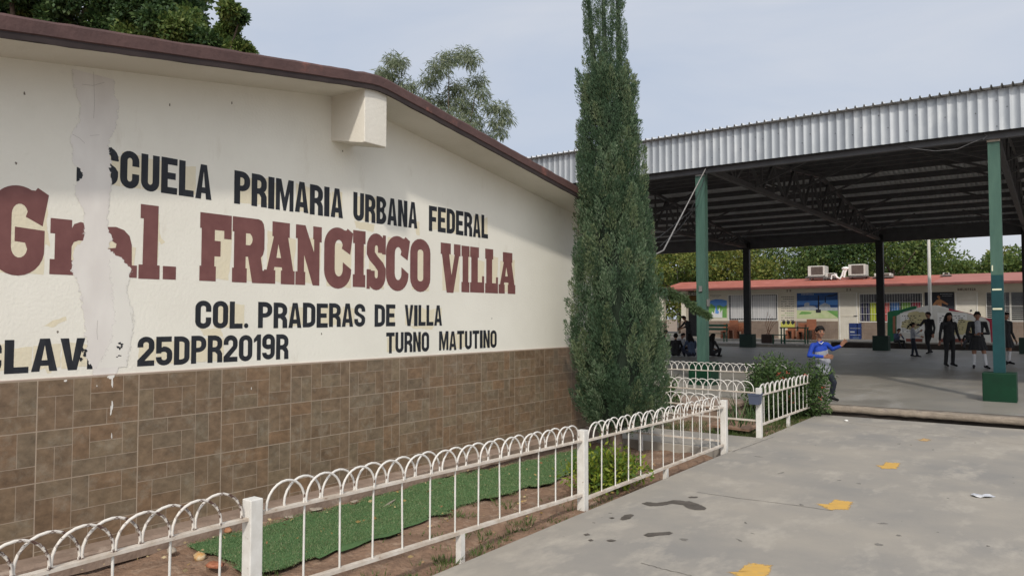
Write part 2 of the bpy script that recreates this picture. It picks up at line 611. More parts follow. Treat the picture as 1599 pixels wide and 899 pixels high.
def soil_patch(name, x0, x1, y0, y1, zf, step=.06):
    nx = int((x1 - x0) / step) + 1
    ny = int((y1 - y0) / step) + 1
    V = []
    for j in range(ny + 1):
        for i in range(nx + 1):
            x = x0 + (x1 - x0) * i / nx
            y = y0 + (y1 - y0) * j / ny
            V.append((x, y, zf(x, y) + hmap(x, y) + rnd.uniform(-.004, .004)))
    F = [(j * (nx + 1) + i, j * (nx + 1) + i + 1, (j + 1) * (nx + 1) + i + 1, (j + 1) * (nx + 1) + i) for j in range(ny) for i in range(nx)]
    return tag(mesh_np(name, V, F, M_SOIL, smooth=True), kind='structure')


def bedz(x, y):
    z = -.045 - .075 * max(0, min(1, (y - 5.2) / 3.2))
    z += .03 * max(0, min(1, (-3.35 - x) / .5)) * (1 if y < 6 else .3)
    return z


soil_patch('garden_soil', -5.06, -3.15, -2.0, 8.96, bedz)
soil_patch('rear_garden_soil', -10.5, -3.15, 10.06, 13.02, lambda x, y: -.07 + .03 * math.sin(x * 1.7))

mb = MB()
mb.bx(-3.16, 9.0, -6.0, 13.02, -.22, 0.0)
path = tag(mb.build('path', M_PATH, bevel=.008), kind='structure')
mb = MB()
mb.bx(-12.0, -3.168, 8.95, 10.06, -.22, -.004)
walk = tag(mb.build('walkway', M_PATH, bevel=.012), kind='structure')


def flat_on(x, y, d):
    return (x, y, d)


def blob(cx, cy, rx, ry, n=22, jit=.2, rot=0.0, seed=0):
    r = random.Random(seed)
    ph = [r.uniform(0, 6.28) for _ in range(4)]
    out = []
    for k in range(n):
        a = 2 * math.pi * k / n
        q = 1 + jit * (math.sin(2 * a + ph[0]) * .5 + math.sin(3 * a + ph[1]) * .5 + math.sin(5 * a + ph[2]) * .4) + r.uniform(-jit, jit) * .35
        x = rx * q * math.cos(a)
        y = ry * q * math.sin(a)
        out.append((cx + x * math.cos(rot) - y * math.sin(rot), cy + x * math.sin(rot) + y * math.cos(rot)))
    return out


def ragged(pts, step=.02, jit=.006, seed=1):
    r = random.Random(seed)
    out = []
    n = len(pts)
    for i in range(n):
        a = Vector(pts[i])
        b = Vector(pts[(i + 1) % n])
        d = b - a
        m = max(1, int(d.length / step))
        nn = Vector((-d.y, d.x)).normalized() if d.length > 1e-6 else Vector((0, 0))
        for k in range(m):
            j = 0 if k == 0 else r.uniform(-jit, jit)
            p = a + d * (k / m) + nn * j
            out.append((p.x, p.y))
    return out


# yellow arrow marks, worn, all of one shape along the path
YM = [[(1132, 893), (1152, 893), (1168, 878), (1208, 882), (1200, 903), (1160, 903)],
      [(1272, 786), (1291, 787), (1303, 779), (1334, 783), (1325, 796), (1294, 796)],
      [(1366, 726), (1377, 726.5), (1382, 721), (1408, 722.5), (1400, 732), (1377, 732)],
      [(1426, 685.5), (1434, 686), (1441, 683), (1458, 686), (1450, 690), (1436, 689)]]
YL = ['yellow painted arrow mark cut by the bottom edge of the photo', 'large bright yellow painted arrow mark nearest but one', 'middle sized yellow painted mark further up the path', 'faded faint orange painted mark nearest the kerb']


def wearmat(name, col, col2, lo, hi, sc=16, amax=1.0, rough=.75):
    m = mat(name, col, col2, rough=rough, scale=14)
    t = m.node_tree
    L = t.links.new
    b = t.nodes['Principled BSDF']
    tc = N(t, 'ShaderNodeTexCoord')
    at = N(t, 'ShaderNodeAttribute', attribute_name='cover')
    n1 = N(t, 'ShaderNodeTexNoise')
    n1.inputs['Scale'].default_value = sc
    n1.inputs['Detail'].default_value = 9
    n1.inputs['Roughness'].default_value = .68
    L(tc.outputs['Object'], n1.inputs['Vector'])
    ad = N(t, 'ShaderNodeMath', operation='ADD')
    L(at.outputs['Fac'], ad.inputs[0])
    L(n1.outputs['Fac'], ad.inputs[1])
    mr = N(t, 'ShaderNodeMapRange')
    mr.inputs['From Min'].default_value = lo
    mr.inputs['From Max'].default_value = hi
    mr.inputs['To Max'].default_value = amax
    L(ad.outputs[0], mr.inputs['Value'])
    L(mr.outputs['Result'], b.inputs['Alpha'])
    return m


def soft(name, pts, z, mm, parent, rings=7):
    """flat patch on the ground whose cover fades from 1 at the middle to 0 at the outline"""
    cx = sum(p_[0] for p_ in pts) / len(pts)
    cy = sum(p_[1] for p_ in pts) / len(pts)
    n = len(pts)
    V, A = [(cx, cy, z)], [1.0]
    for k in range(1, rings + 1):
        f = k / rings
        for x, y in pts:
            V.append((cx + (x - cx) * f, cy + (y - cy) * f, z))
            A.append(1 - f)
    F3 = []
    m = MB()
    m.v = V
    for j in range(n):
        m.f.append((0, 1 + j, 1 + (j + 1) % n))
    for k in range(rings - 1):
        for j in range(n):
            a_ = 1 + k * n
            m.f.append((a_ + j, a_ + (j + 1) % n, a_ + n + (j + 1) % n, a_ + n + j))
    m.m = [0] * len(m.f)
    m.s = [False] * len(m.f)
    o = m.build(name, mm, parent)
    at = o.data.attributes.new('cover', 'FLOAT', 'POINT')
    at.data.foreach_set('value', A)
    return o


M_YMARK = wearmat('yellow_road_paint', (.50, .30, .085), (.43, .275, .10), .53, .66, 26, .94)
for i, q in enumerate(YM):
    pts = [(onz(u, v).x, onz(u, v).y) for u, v in q]
    o = soft('paint_mark', ragged(pts, .03, .008, 5 + i), .002, M_YMARK if i < 3 else wearmat('faded_road_paint', (.50, .30, .11), (.42, .29, .15), .70, .95, 22), path)
    o['label'] = YL[i]
M_SMUDGE = wearmat('grey_smudge', (.19, .175, .155), (.22, .205, .182), .60, .90, 14, .6)
M_WET = mat('wet_stain', (.066, .056, .047), (.105, .09, .076), rough=.6, scale=9)
for i, q in enumerate([[(1002, 786), (1010, 783.5), (1025, 785), (1040, 783), (1052, 780.5), (1062, 781), (1070, 782.5), (1076, 782), (1085, 785), (1095, 788.5), (1103, 793), (1100, 796), (1085, 796), (1074, 793), (1066, 788), (1050, 786), (1035, 789), (1015, 790)],
                       [(1074, 776), (1080, 774.8), (1090, 775.5), (1088, 777), (1077, 777.4)], [(968, 810), (975, 804), (985, 802.5), (990, 804), (983, 810), (972, 812)],
                       [(1005, 835), (1012, 832), (1030, 831), (1046, 830), (1051, 832), (1046, 834.5), (1030, 835.5), (1012, 838)], [(951, 808), (956, 807.2), (960, 808.5), (955, 810)],
                       [(911, 834), (918, 832.6), (922, 835), (915, 836.4)], [(918, 843), (923, 841.6), (927, 843.4), (921, 845)], [(947, 843.5), (955, 842), (963, 844), (956, 845.6), (949, 845)]]):
    m = MB()
    m.poly([ragged([(onz(u, v).x, onz(u, v).y) for u, v in q], .016, .004, 70 + i)], flat_on, .003 + i * .0001)
    m.build('damp_stain', M_WET, path)
rs = random.Random(12)
for i in range(84):
    x, y = rs.uniform(-3.0, 2.6), 3.6 + 9 * rs.random() ** 1.2
    q = .006 + .034 * rs.random() ** 2
    soft('smudge', blob(x, y, q * rs.uniform(.5, 1.6), q * rs.uniform(.4, 1.2), 14, .3, rs.uniform(0, 3), i), .0012 + (i % 7) * .0001, M_SMUDGE, path, 4)
# hairline cracks in the slab
for i, q in enumerate([[(1000, 879), (1040, 889), (1090, 901)], [(1088, 768), (1150, 777), (1230, 787), (1300, 797)], [(1143, 705), (1175, 694), (1207, 682)], [(1325, 660), (1450, 676), (1599, 694)]]):
    P = [onz(u, v) for u, v in q]
    m = MB()
    pl, pr = [], []
    for k in range(25):
        t = k / 24 * (len(P) - 1)
        j = min(int(t), len(P) - 2)
        c = P[j].lerp(P[j + 1], t - j)
        d = (P[j + 1] - P[j]).normalized()
        n_ = Vector((-d.y, d.x, 0))
        w = (.004 if i != 2 else .007) * rnd.uniform(.5, 1.2)
        c = c + n_ * rnd.uniform(-.008, .008)
        pl.append((c + n_ * w)[:2])
        pr.append((c - n_ * w)[:2])
    vs = [(x, y, .0022) for x, y in pl] + [(x, y, .0022) for x, y in pr]
    m.add(vs, [(k + 25, k + 26, k + 1, k) for k in range(24)])
    m.build('crack', M_JOINT, path)

# court floor: raised slab with a worn rounded nose over a recess coloured dark as its shade
mb = MB()
mb.bx(-24, 14, 13.34, 38.995, -.22, .15)
court = tag(mb.build('court_floor', M_COURT), kind='structure')
mb = MB()
prof = []
for k in range(9):
    a = math.pi / 2 * k / 8
    prof.append((13.10 + .05 - .05 * math.sin(a) - 0.0, .152 - .05 + .05 * math.cos(a)))
prof = [(13.36, .152)] + prof + [(13.10, .055), (13.16, .040), (13.36, .040)]
xs = np.arange(-11.0, 14.01, .12)
V = []
F = []
k = len(prof)
for i, x in enumerate(xs):
    jz = rnd.uniform(-.006, .006)
    jy = rnd.uniform(-.012, .012) + .02 * math.sin(x * 1.9)
    for (y, z) in prof:
        e = 1.0 if y < 13.2 else 0.0
        V.append((x, y + (jy + rnd.uniform(-.006, .006)) * e, z + (jz + rnd.uniform(-.005, .003)) * e))
for i in range(len(xs) - 1):
    for j in range(k):
        j2 = (j + 1) % k
        F.append((i * k + j, i * k + j2, (i + 1) * k + j2, (i + 1) * k + j))
tag(mesh_np('court_kerb', V, F, M_KERB, smooth=True), kind='structure')
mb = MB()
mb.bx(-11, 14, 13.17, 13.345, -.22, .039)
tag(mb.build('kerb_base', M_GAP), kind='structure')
# rear platform in front of the classrooms
mb = MB()
mb.bx(-8.8, 14, 39.0, 60, -.2, .46)
tag(mb.build('platform', M_PATH), kind='structure')
mb = MB()
mb.bx(-40, -8.802, 37.25, 41.0, -.2, .30)
mb.bx(-40, -8.802, 41.002, 60, -.2, .42)
tag(mb.build('side_platform', M_PATH), kind='structure')
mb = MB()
mb.bx(-8.8, 14, 38.93, 38.998, .15, .40)  # dark strip paints the step face as shaded
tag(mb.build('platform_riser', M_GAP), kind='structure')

# green artificial turf strip with fibres
TURF = [(max(-4.985, onz(u, v, .012).x), onz(u, v, .012).y) for u, v in ((288, 853), (330, 869), (372, 887), (399, 899), (482, 873), (549, 859), (604, 842), (662, 817), (727, 789), (800, 766), (840, 754), (880, 738), (925, 712), (948, 694))] + [(-4.985, 8.3)]


def inpoly(x, y, poly):
    c = False
    n = len(poly)
    j = n - 1
    for i in range(n):
        xi, yi = poly[i]
        xj, yj = poly[j]
        if (yi > y) != (yj > y) and x < (xj - xi) * (y - yi) / (yj - yi) + xi:
            c = not c
        j = i
    return c


def turfz(x, y):
    return bedz(x, y) + .028 + .6 * hmap(x, y)


TP = ragged(TURF, .08, .012, 3)
V = []
F = []
st = .05
idx = {}
for i in range(int(1.2 / st) + 1):
    for j in range(int(6.6 / st) + 1):
        x = -5.03 + i * st
        y = 2.1 + j * st
        cs = [(x, y), (x + st, y), (x + st, y + st), (x, y + st)]
        if all(inpoly(a, b, TP) for a, b in cs):
            f = []
            for a, b in cs:
                kk = (round(a, 3), round(b, 3))
                if kk not in idx:
                    idx[kk] = len(V)
                    V.append((a, b, turfz(a, b)))
                f.append(idx[kk])
            F.append(f)
turf = mesh_np('artificial_turf', V, F, M_TURF, smooth=True)
tag(turf, 'strip of worn green artificial turf along the foot of the school wall', 'artificial turf')


def blades(name, P, D, Ln, Wd, mats, parent=None, mi=None, seed=0):
    """one kite shaped leaf or blade for each point"""
    r = np.random.default_rng(seed)
    P = np.asarray(P, float)
    D = np.asarray(D, float)
    D = D / np.linalg.norm(D, axis=1, keepdims=True)
    n = len(P)
    Q = r.normal(size=(n, 3))
    Sx = np.cross(D, Q)
    Sx /= np.linalg.norm(Sx, axis=1, keepdims=True) + 1e-9
    Ln = np.broadcast_to(np.asarray(Ln, float), (n,))[:, None]
    Wd = np.broadcast_to(np.asarray(Wd, float), (n,))[:, None]
    V = np.empty((n, 4, 3))
    V[:, 0] = P
    V[:, 1] = P + D * Ln * .45 + Sx * Wd * .5
    V[:, 2] = P + D * Ln
    V[:, 3] = P + D * Ln * .45 - Sx * Wd * .5
    F = np.arange(n * 4).reshape(n, 4)
    return mesh_np(name, V.reshape(-1, 3), F, mats, parent, mi)


P = []
while len(P) < 52000:
    x = rnd.uniform(-5.0, -4.0)
    y = rnd.uniform(2.3, 8.5)
    if inpoly(x, y, TP):
        P.append((x, y, turfz(x, y) - .002))
P = np.array(P)
D = rng.normal(size=P.shape) * .55
D[:, 2] = 1
o = blades('turf_fibre', P, D, rng.uniform(.010, .022, len(P)), .004, L_TURF, turf)
tag(o, kind='stuff')

# weeds along the bed
P, D, Ln = [], [], []


def tuft(x, y, z, n, h, spread=.05):
    for _ in range(n):
        a = rnd.uniform(0, 6.28)
        rr = spread * math.sqrt(rnd.random())
        P.append((x + rr * math.cos(a), y + rr * math.sin(a), z - .01))
        t = rnd.uniform(.2, 1.0)
        D.append((math.cos(a) * t, math.sin(a) * t, 1.0))
        Ln.append(h * rnd.uniform(.5, 1.2))


for _ in range(150):
    y = rnd.uniform(1.2, 6.2)
    x = rnd.uniform(-4.0, -3.2) if rnd.random() < .55 else rnd.gauss(-3.3, .07)
    x = max(-4.0, min(-3.19, x))
    tuft(x, y, bedz(x, y), rnd.randint(6, 24), rnd.uniform(.03, .085), rnd.uniform(.02, .07))
for _ in range(28):
    y = rnd.uniform(2.6, 5.6)
    tuft(rnd.gauss(-4.05, .06), y, bedz(-4.1, y), 14, .05, .05)
for _ in range(260):
    y = rnd.uniform(10.2, 12.9)
    x = -3.2 - abs(rnd.gauss(0, .8))
    tuft(x, y, -.07, 26, rnd.uniform(.05, .13), .12)
P = np.array(P)
o = blades('weeds', P, D, Ln, .007, L_GRASS, seed=4)
tag(o, 'thin green weeds growing in the bare soil of the fenced beds', 'weeds', kind='stuff')

# fallen leaves and chips on turf and soil
P, D, Ln = [], [], []
for _ in range(420):
    x = rnd.uniform(-4.98, -3.25)
    y = rnd.uniform(1.4, 8.2)
    P.append((x, y, bedz(x, y) + (.052 if x < -4.05 and y > 2.4 else .03)))
    a = rnd.uniform(0, 6.28)
    D.append((math.cos(a), math.sin(a), rnd.uniform(-.1, .35)))
    Ln.append(.010 + .042 * rnd.random() ** 2.2)
o = blades('fallen_leaves', P, D, Ln, [l * .55 for l in Ln], L_DRY, seed=5)
tag(o, 'dry fallen leaves scattered over the turf and soil', 'fallen leaves', kind='stuff')

# small litter on the bed, one by one
LIT = [('stone', 'small pale stone lying on bare soil left of the first fence post', 'stone', (268, 866), .038, M_STONE),
       ('fruit_peel', 'orange and white fruit peel at the corner of the turf', 'fruit peel', (312, 876), .05, mat('peel_orange', (.42, .22, .06), (.50, .42, .28), rough=.6, scale=30)),
       ('leather_scrap', 'flat reddish brown dried scrap on the soil in front of the turf', 'scrap', (335, 890), .065, mat('red_scrap', (.27, .09, .05), (.36, .15, .08), rough=.7, scale=30)),
       ('dried_fruit', 'round brown dried fruit on the turf close to the plinth', 'dried fruit', (356, 839), .035, mat('dry_fruit', (.35, .17, .09), (.27, .12, .06), rough=.7, scale=25))]
for nm, lb, ct, (u, v), r, mm in LIT:
    p = onz(u, v, -.01)
    m = MB()
    z = bedz(p.x, p.y) + (.045 if inpoly(p.x, p.y, TP) else .02)
    m.ball((p.x, p.y, z + r * .35), (r, r * .75, r * (.22 if 'scrap' in nm else .6)), 0, 12, 8)
    o = m.build(nm, mm)
    for vv in o.data.vertices:
        vv.co += Vector((rnd.uniform(-1, 1), rnd.uniform(-1, 1), rnd.uniform(-1, 1))) * r * .12
    tag(o, lb, ct)
a = onz(588, 800, -.01)
b = onz(617, 785, -.01)
m = MB()
m.tube([(a.x, a.y, -.0), a.lerp(b, .35) + Vector((.0, .02, .02)), a.lerp(b, .75) + Vector((0, .0, .025)), (b.x, b.y, .02)], [.006, .010, .009, .004], 7)
tag(m.build('fallen_stick', M_STONE), 'short curved pale stick lying on the green turf', 'stick')
for i, (u, v, r, lb) in enumerate([(495, 801, .10, 'larger pale mortar crumb on the turf beside the plinth'), (555, 789, .07, 'smaller pale mortar crumb on the turf further along the plinth'), (453, 814, .05, 'thin pale mortar flake on the turf nearest the first post')]):
    p = onz(u, v, -.01)
    m = MB()
    for k in range(7):
        m.ball((p.x + rnd.gauss(0, r * .2), p.y + rnd.gauss(0, r * .25), bedz(p.x, p.y) + .044), (r * rnd.uniform(.2, .42), r * rnd.uniform(.2, .42), .006), 0, 7, 4)
    tag(m.build('mortar_crumb', M_STONE), lb, 'rubble', 'mortar crumbs on the turf')
# litter on the path
p = onz(1535, 775)
m = MB()
pts = blob(p.x, p.y, .10, .055, 18, .12, .6, 4)
m.poly([pts], lambda x, y, d: (x, y, d + .008 * math.sin(x * 60) + .010), 0, .0015)
tag(m.build('paper_scrap', mat('crumpled_paper', (.55, .55, .56), (.36, .38, .42), rough=.8, scale=25)), 'crumpled grey white paper lying on the path at the right', 'litter')
p = onz(1321.5, 658)
m = MB()
m.ball((p.x, p.y, .016), (.03, .03, .016), 0, 10, 6)
tag(m.build('bottle_cap', M_PLAINWHITE), 'small white lump lying on the path in front of the kerb', 'litter')

# ------------------------------------------------------------------ school building with the painted gable
WX = -5.20
RIDGE, SL = 4.53, .149
YB0, YB1 = -.32, 9.38
RX0 = -15.0
FX = -4.72
RH = 5.58


def soff(y):
    # softened ridge
    return 3.600 - SL * (math.sqrt((y - RIDGE) ** 2 + .006) - .07)


school = thing('school_building', 'cream gable ended school building with brown tiled base and painted lettering', 'school', (-9.5, RIDGE, 0))


def onwall(y, z, d):
    return (WX + d, y, z)


# gable wall
ys = [YB0] + [y for y in np.arange(YB0 + .2, YB1, .2)] + [YB1]
m = MB()
m.poly([[(y, soff(y) + .02) for y in reversed(ys)] + [(YB0, -.2), (YB1, -.2)]], onwall, -.2, 0)
m.build('gable_wall', M_WALL, school, fix=True)
m = MB()
m.poly([[(y, soff(y) + .02) for y in reversed(ys)] + [(YB0, -.2), (YB1, -.2)]], onwall, -9.4, -9.2)
m.build('rear_gable_wall', M_WALL, school, fix=True)
m = MB()
m.bx(-14.39, WX - .203, YB0, YB0 + .2, -.2, soff(YB0))
m.bx(-14.39, WX - .203, YB1 - .2, YB1, -.2, soff(YB1))
m.build('side_wall', M_WALL, school)
# roof slab
yr = list(np.arange(RIDGE - RH, RIDGE + RH + .001, RH * 2 / 62))
m = MB()
n = len(yr)
vs = [(x, y, soff(y) + dz) for x, dz in ((RX0, 0), (FX - .03, 0), (FX - .03, .115), (RX0, .115)) for y in yr]
fs = []
for i in range(n - 1):
    fs += [(i, n + i, n + i + 1, i + 1)]
m.add(vs, fs, 0)
m.add(vs, [(2 * n + i, 3 * n + i, 3 * n + i + 1, 2 * n + i + 1) for i in range(n - 1)], 1)
m.add(vs, [(0, 3 * n, 2 * n, n), (n - 1, 2 * n - 1, 3 * n - 1, 4 * n - 1)], 2)
m.add(vs, [(i, i + 1, 3 * n + i + 1, 3 * n + i) for i in range(n - 1)], 2)
m.build('roof', [M_SOFFIT, M_MEMB, M_FASCIA], school)
# fascia: bull-nosed brown edge, jagged upper lip, dark drip band below
m = MB()
vs = []
yf = list(np.arange(RIDGE - RH, RIDGE + RH + .001, .09))
n = len(yf)
jt = [rnd.uniform(-.004, .005) for _ in yf]
jb = [.0012 * math.sin(y * 2.3) + rnd.uniform(-.001, .001) for y in yf]
for (dx, dz, w) in ((-.05, .122, 1), (-.012, .128, 1), (0, .112, .6), (0.002, .036, 0), (-.006, .030, 0)):
    for i, y in enumerate(yf):
        vs.append((FX + dx, y, soff(y) + dz + jt[i] * w + jb[i]))
for r in range(4):
    m.add(vs, [(r * n + i, (r + 1) * n + i, (r + 1) * n + i + 1, r * n + i + 1) for i in range(n - 1)], 2 if r == 0 else 0, True)
vb = []
for (dx, dz) in ((-.006, .034), (-.010, -.006), (-.03, -.006)):
    for i, y in enumerate(yf):
        vb.append((FX + dx, y, soff(y) + dz + jb[i] - (rnd.uniform(0, .004) if dz < 0 else 0)))
for r in range(2):
    m.add(vb, [(r * n + i, (r + 1) * n + i, (r + 1) * n + i + 1, r * n + i + 1) for i in range(n - 1)], 1)
m.build('fascia', [M_FASCIA, M_DRIP, M_MEMB], school)
# ridge beam end
m = MB()
zt = soff(RIDGE) + .02
bm_ = [(WX - .05, 3.20), (-4.80, 3.115), (-4.767, 3.118), (-4.767, zt), (WX - .05, zt)]
m.poly([[(x, z) for x, z in bm_]], lambda x, z, d: (x, d, z), 4.665, 4.40)
m.build('ridge_beam', M_SOFFIT, school, bevel=.006, fix=True)
# plinth
m = MB()
yy = np.arange(YB0, YB1 + .01, .12)
pv = []
for y in yy:
    a = rnd.uniform(-.008, .008)
    pv += [(WX - .02, y, .108), (-5.045, y, .100 + a * .5), (-5.02 + a, y, .085 + a * .4), (-5.02 + a, y, -.015 + a), (-5.06, y, -.03 + a), (-5.06, y, -.16)]
k = 6
m.add(pv, [(i * k + j, (i + 1) * k + j, (i + 1) * k + j + 1, i * k + j + 1) for i in range(len(yy) - 1) for j in range(k - 1)], 0)
m.build('plinth', M_PLINTH, school, fix=True)
# tiled base: brick-print tiles 0.645 x 0.32
TZ = 1.209
m = MB()
m.bx(WX - .01, WX + .009, YB0 + .002, YB1, .104, TZ)
m.build('tile_bed', M_GROUT, school)
m = MB()
u_ = .645 / 6
TXF = WX + .0098
PAT = [(0, 0, 2, 1), (2, 0, 2, 1), (4, 0, 1, 2), (5, 0, 1, 2), (0, 1, 1, 2), (1, 1, 2, 1), (1, 2, 2, 1), (3, 1, 1, 2), (4, 2, 2, 1)]
ty0 = 2.053 - .645 * 4
for ti in range(18):
    for tr in range(4):
        y0 = ty0 + ti * .645
        z1 = TZ - .004 - tr * .3215
        fl = (ti * 7 + tr * 3) % 3
        for (cx, cy, w, h) in PAT:
            if fl == 1:
                cx, cy = 6 - cx - w, 3 - cy - h
            g = .0022
            gl = .0040
            a0 = y0 + cx * u_ + (gl if cx == 0 else g)
            a1 = y0 + (cx + w) * u_ - (gl if cx + w == 6 else g)
            b1 = z1 - cy * u_ - (gl if cy == 0 else g)
            b0 = z1 - (cy + h) * u_ + (gl if cy + h == 3 else g)
            a0 = max(a0, YB0 + .004)
            a1 = min(a1, YB1 - .004)
            b0 = max(b0, .106)
            if a1 - a0 < .01 or b1 - b0 < .01:
                continue
            m.add([(TXF, a0, b0), (TXF, a1, b0), (TXF, a1, b1), (TXF, a0, b1)], [(0, 1, 2, 3)])
m.build('wainscot_tiles', M_BRICK, school)
m = MB()
m.bx(WX - .002, WX + .010, YB0 + .002, YB1, TZ + .0005, TZ + .007)
m.build('tile_trim', mat('pinkish_trim', (.50, .40, .34), (.42, .32, .26), rough=.8, scale=8), school)
# wall end face tiles
m = MB()
m.bx(-14.3, WX - .012, YB1 + .0005, YB1 + .010, -.1, TZ)
m.build('end_wainscot', M_PLINTH, school)


# ------------------------------------------------------------------ painted lettering
def arc(cx, cy, rx, ry, a0, a1, n=10):
    return [(cx + rx * math.cos(R_(a0 + (a1 - a0) * i / n)), cy + ry * math.sin(R_(a0 + (a1 - a0) * i / n))) for i in range(n + 1)]


def sans(ch, w, h, t=None, hb=None):
    t = t or .33 * w
    hb = hb or .185 * h
    ry = .26 * h
    yt = h - ry
    ot = lambda a, b: arc(w / 2, yt, w / 2, ry, a, b)
    it = lambda a, b: arc(w / 2, yt, w / 2 - t, ry - hb, a, b)
    ob = lambda a, b: arc(w / 2, ry, w / 2, ry, a, b)
    ib = lambda a, b: arc(w / 2, ry, w / 2 - t, ry - hb, a, b)
    if ch == 'I':
        return [[[(0, 0), (w, 0), (w, h), (0, h)]]]
    if ch == 'L':
        return [[[(0, 0), (w, 0), (w, hb), (t, hb), (t, h), (0, h)]]]
    if ch == 'E':
        return [[[(0, 0), (w, 0), (w, hb), (t, hb), (t, h / 2 - hb / 2), (w * .9, h / 2 - hb / 2), (w * .9, h / 2 + hb / 2), (t, h / 2 + hb / 2), (t, h - hb), (w, h - hb), (w, h), (0, h)]]]
    if ch == 'F':
        return [[[(0, 0), (t, 0), (t, h / 2 - hb * .6), (w * .9, h / 2 - hb * .6), (w * .9, h / 2 + hb * .4), (t, h / 2 + hb * .4), (t, h - hb), (w, h - hb), (w, h), (0, h)]]]
    if ch == 'T':
        return [[[(w / 2 - t / 2, 0), (w / 2 + t / 2, 0), (w / 2 + t / 2, h - hb), (w, h - hb), (w, h), (0, h), (0, h - hb), (w / 2 - t / 2, h - hb)]]]
    if ch == 'N':
        return [[[(0, 0), (t, 0), (t, .56 * h), (w - t * 1.05, 0), (w, 0), (w, h), (w - t, h), (w - t, .44 * h), (t * 1.05, h), (0, h)]]]
    if ch == 'M':
        q = .23 * w
        return [[[(0, 0), (q, 0), (q, .62 * h), (.43 * w, 0), (.57 * w, 0), (w - q, .62 * h), (w - q, 0), (w, 0), (w, h), (.70 * w, h), (w / 2, .42 * h), (.30 * w, h), (0, h)]]]
    if ch == 'V':
        return [[[(.32 * w, 0), (.68 * w, 0), (w, h), (w - t, h), (w / 2, .28 * h), (t, h), (0, h)]]]
    if ch == 'A':
        k = .92 * t
        xr = lambda y: w - k + (w / 2 - w + k) * y / (.84 * h)
        xl = lambda y: w - xr(y)
        return [[[(0, 0), (k, 0), (xl(.17 * h), .17 * h), (xr(.17 * h), .17 * h), (w - k, 0), (w, 0), (.69 * w, h), (.31 * w, h)],
                 [(xl(.34 * h), .34 * h), (w / 2, .80 * h), (xr(.34 * h), .34 * h)]]]
    if ch == 'O' or ch == '0':
        return [[ot(0, 180) + ob(180, 360), it(0, 180) + ib(180, 360)]]
    if ch == 'C':
        return [[[(w, .60 * h)] + ot(0, 180) + ob(180, 360) + [(w, .40 * h), (w - t, .40 * h)] + ib(360, 180) + it(180, 0) + [(w - t, .60 * h)]]]
    if ch == 'U':
        return [[[(0, h)] + ob(180, 360) + [(w, h), (w - t, h)] + ib(360, 180) + [(t, h)]]]
    if ch == 'S':
        return [[ot(0, 180) + [(0, .62 * h), (.14 * w, .52 * h), (w - t - .14 * w, .41 * h), (w - t, .34 * h)] + ib(360, 180) + [(t, .34 * h), (0, .34 * h)] + ob(180, 360)
                 + [(w, .39 * h), (.86 * w, .49 * h), (t + .14 * w, .60 * h), (t, .67 * h)] + it(180, 0) + [(w - t, .66 * h), (w, .66 * h)]]]
    if ch == 'D':
        q = .42 * w
        return [[[(0, 0)] + arc(q, ry, w - q, ry, -90, 0) + arc(q, yt, w - q, ry, 0, 90) + [(0, h)],
                 [(t, hb)] + arc(q, ry, w - q - t, ry - hb, -90, 0) + arc(q, yt, w - q - t, ry - hb, 0, 90) + [(t, h - hb)]]]
    if ch in 'PR':
        y0 = .40 * h
        q = .45 * w
        rb = .26 * h
        body = arc(q, y0 + rb, w - q, rb, -90, 0) + arc(q, h - rb, w - q, rb, 0, 90) + [(0, h)]
        hole = [(t, y0 + hb * .9)] + arc(q, y0 + rb, w - q - t, rb - hb * .9, -90, 0) + arc(q, h - rb, w - q - t, rb - hb, 0, 90) + [(t, h - hb)]
        if ch == 'P':
            return [[[(0, 0), (t, 0), (t, y0)] + body, hole]]
        bb = arc(q, y0 + rb, w - q, rb, -50, 0) + arc(q, h - rb, w - q, rb, 0, 90) + [(0, h)]
        return [[[(0, 0), (t, 0), (t, .39 * h), (.50 * w, .39 * h), (w - t, .30 * h), (w - t, 0), (w * 1.02, 0), (w, .33 * h), (.88 * w, .46 * h)] + bb, hole]]
    if ch == 'B':
        q = .45 * w
        r1 = .25 * h
        bod = [(0, 0)] + arc(q, r1, w - q, r1, -90, 55) + [(.80 * w, .51 * h)] + arc(q, h - .23 * h, w - q - .02 * w, .23 * h, -50, 90) + [(0, h)]
        h1 = [(t, hb)] + arc(q, r1, w - q - t, r1 - hb, -90, 90) + [(t, .5 * h - hb)]
        y2 = .54 * h
        h2 = [(t, y2 + hb * .4)] + arc(q, h - .23 * h, w - q - t, .23 * h - hb, -90, 90) + [(t, h - hb)]
        h1 = [(t, hb), (q, hb)] + arc(q, (hb + .44 * h) / 2, w - q - t, (.44 * h - hb) / 2, -90, 90) + [(t, .44 * h)]
        h2 = [(t, .60 * h)] + arc(q, (.60 * h + h - hb) / 2, w - q - t, (h - hb - .60 * h) / 2, -90, 90) + [(t, h - hb)]
        return [[bod, h1, h2]]
    if ch == '2':
        return [[[(0, 0), (w, 0), (w, hb), (t * 1.25, hb), (w * .94, .50 * h), (w, .60 * h)] + ot(0, 180) + [(0, .64 * h), (t, .64 * h)] + it(180, 0) + [(w - t, .60 * h), (0, hb * 1.1)]]]
    if ch == '5':
        y1 = .66 * h
        q = .45 * w
        return [[[(0, .42 * h), (t * .9, .42 * h), (t, .46 * h)] + arc(q, y1 - ry, w - q - t, ry - hb, 90, 0) + arc(w / 2, ry, w / 2 - t, ry - hb, 0, -180) + [(t, .30 * h), (0, .30 * h)]
                 + ob(180, 360) + arc(q, y1 - ry, w - q, ry, 0, 90) + [(t, .62 * h), (t, h - hb), (.95 * w, h - hb), (.95 * w, h), (0, h)]]]
    if ch == '1':
        return [[[(w * .45, 0), (w, 0), (w, h), (w * .5, h), (0, .82 * h), (0, .68 * h), (w * .45, .76 * h)]]]
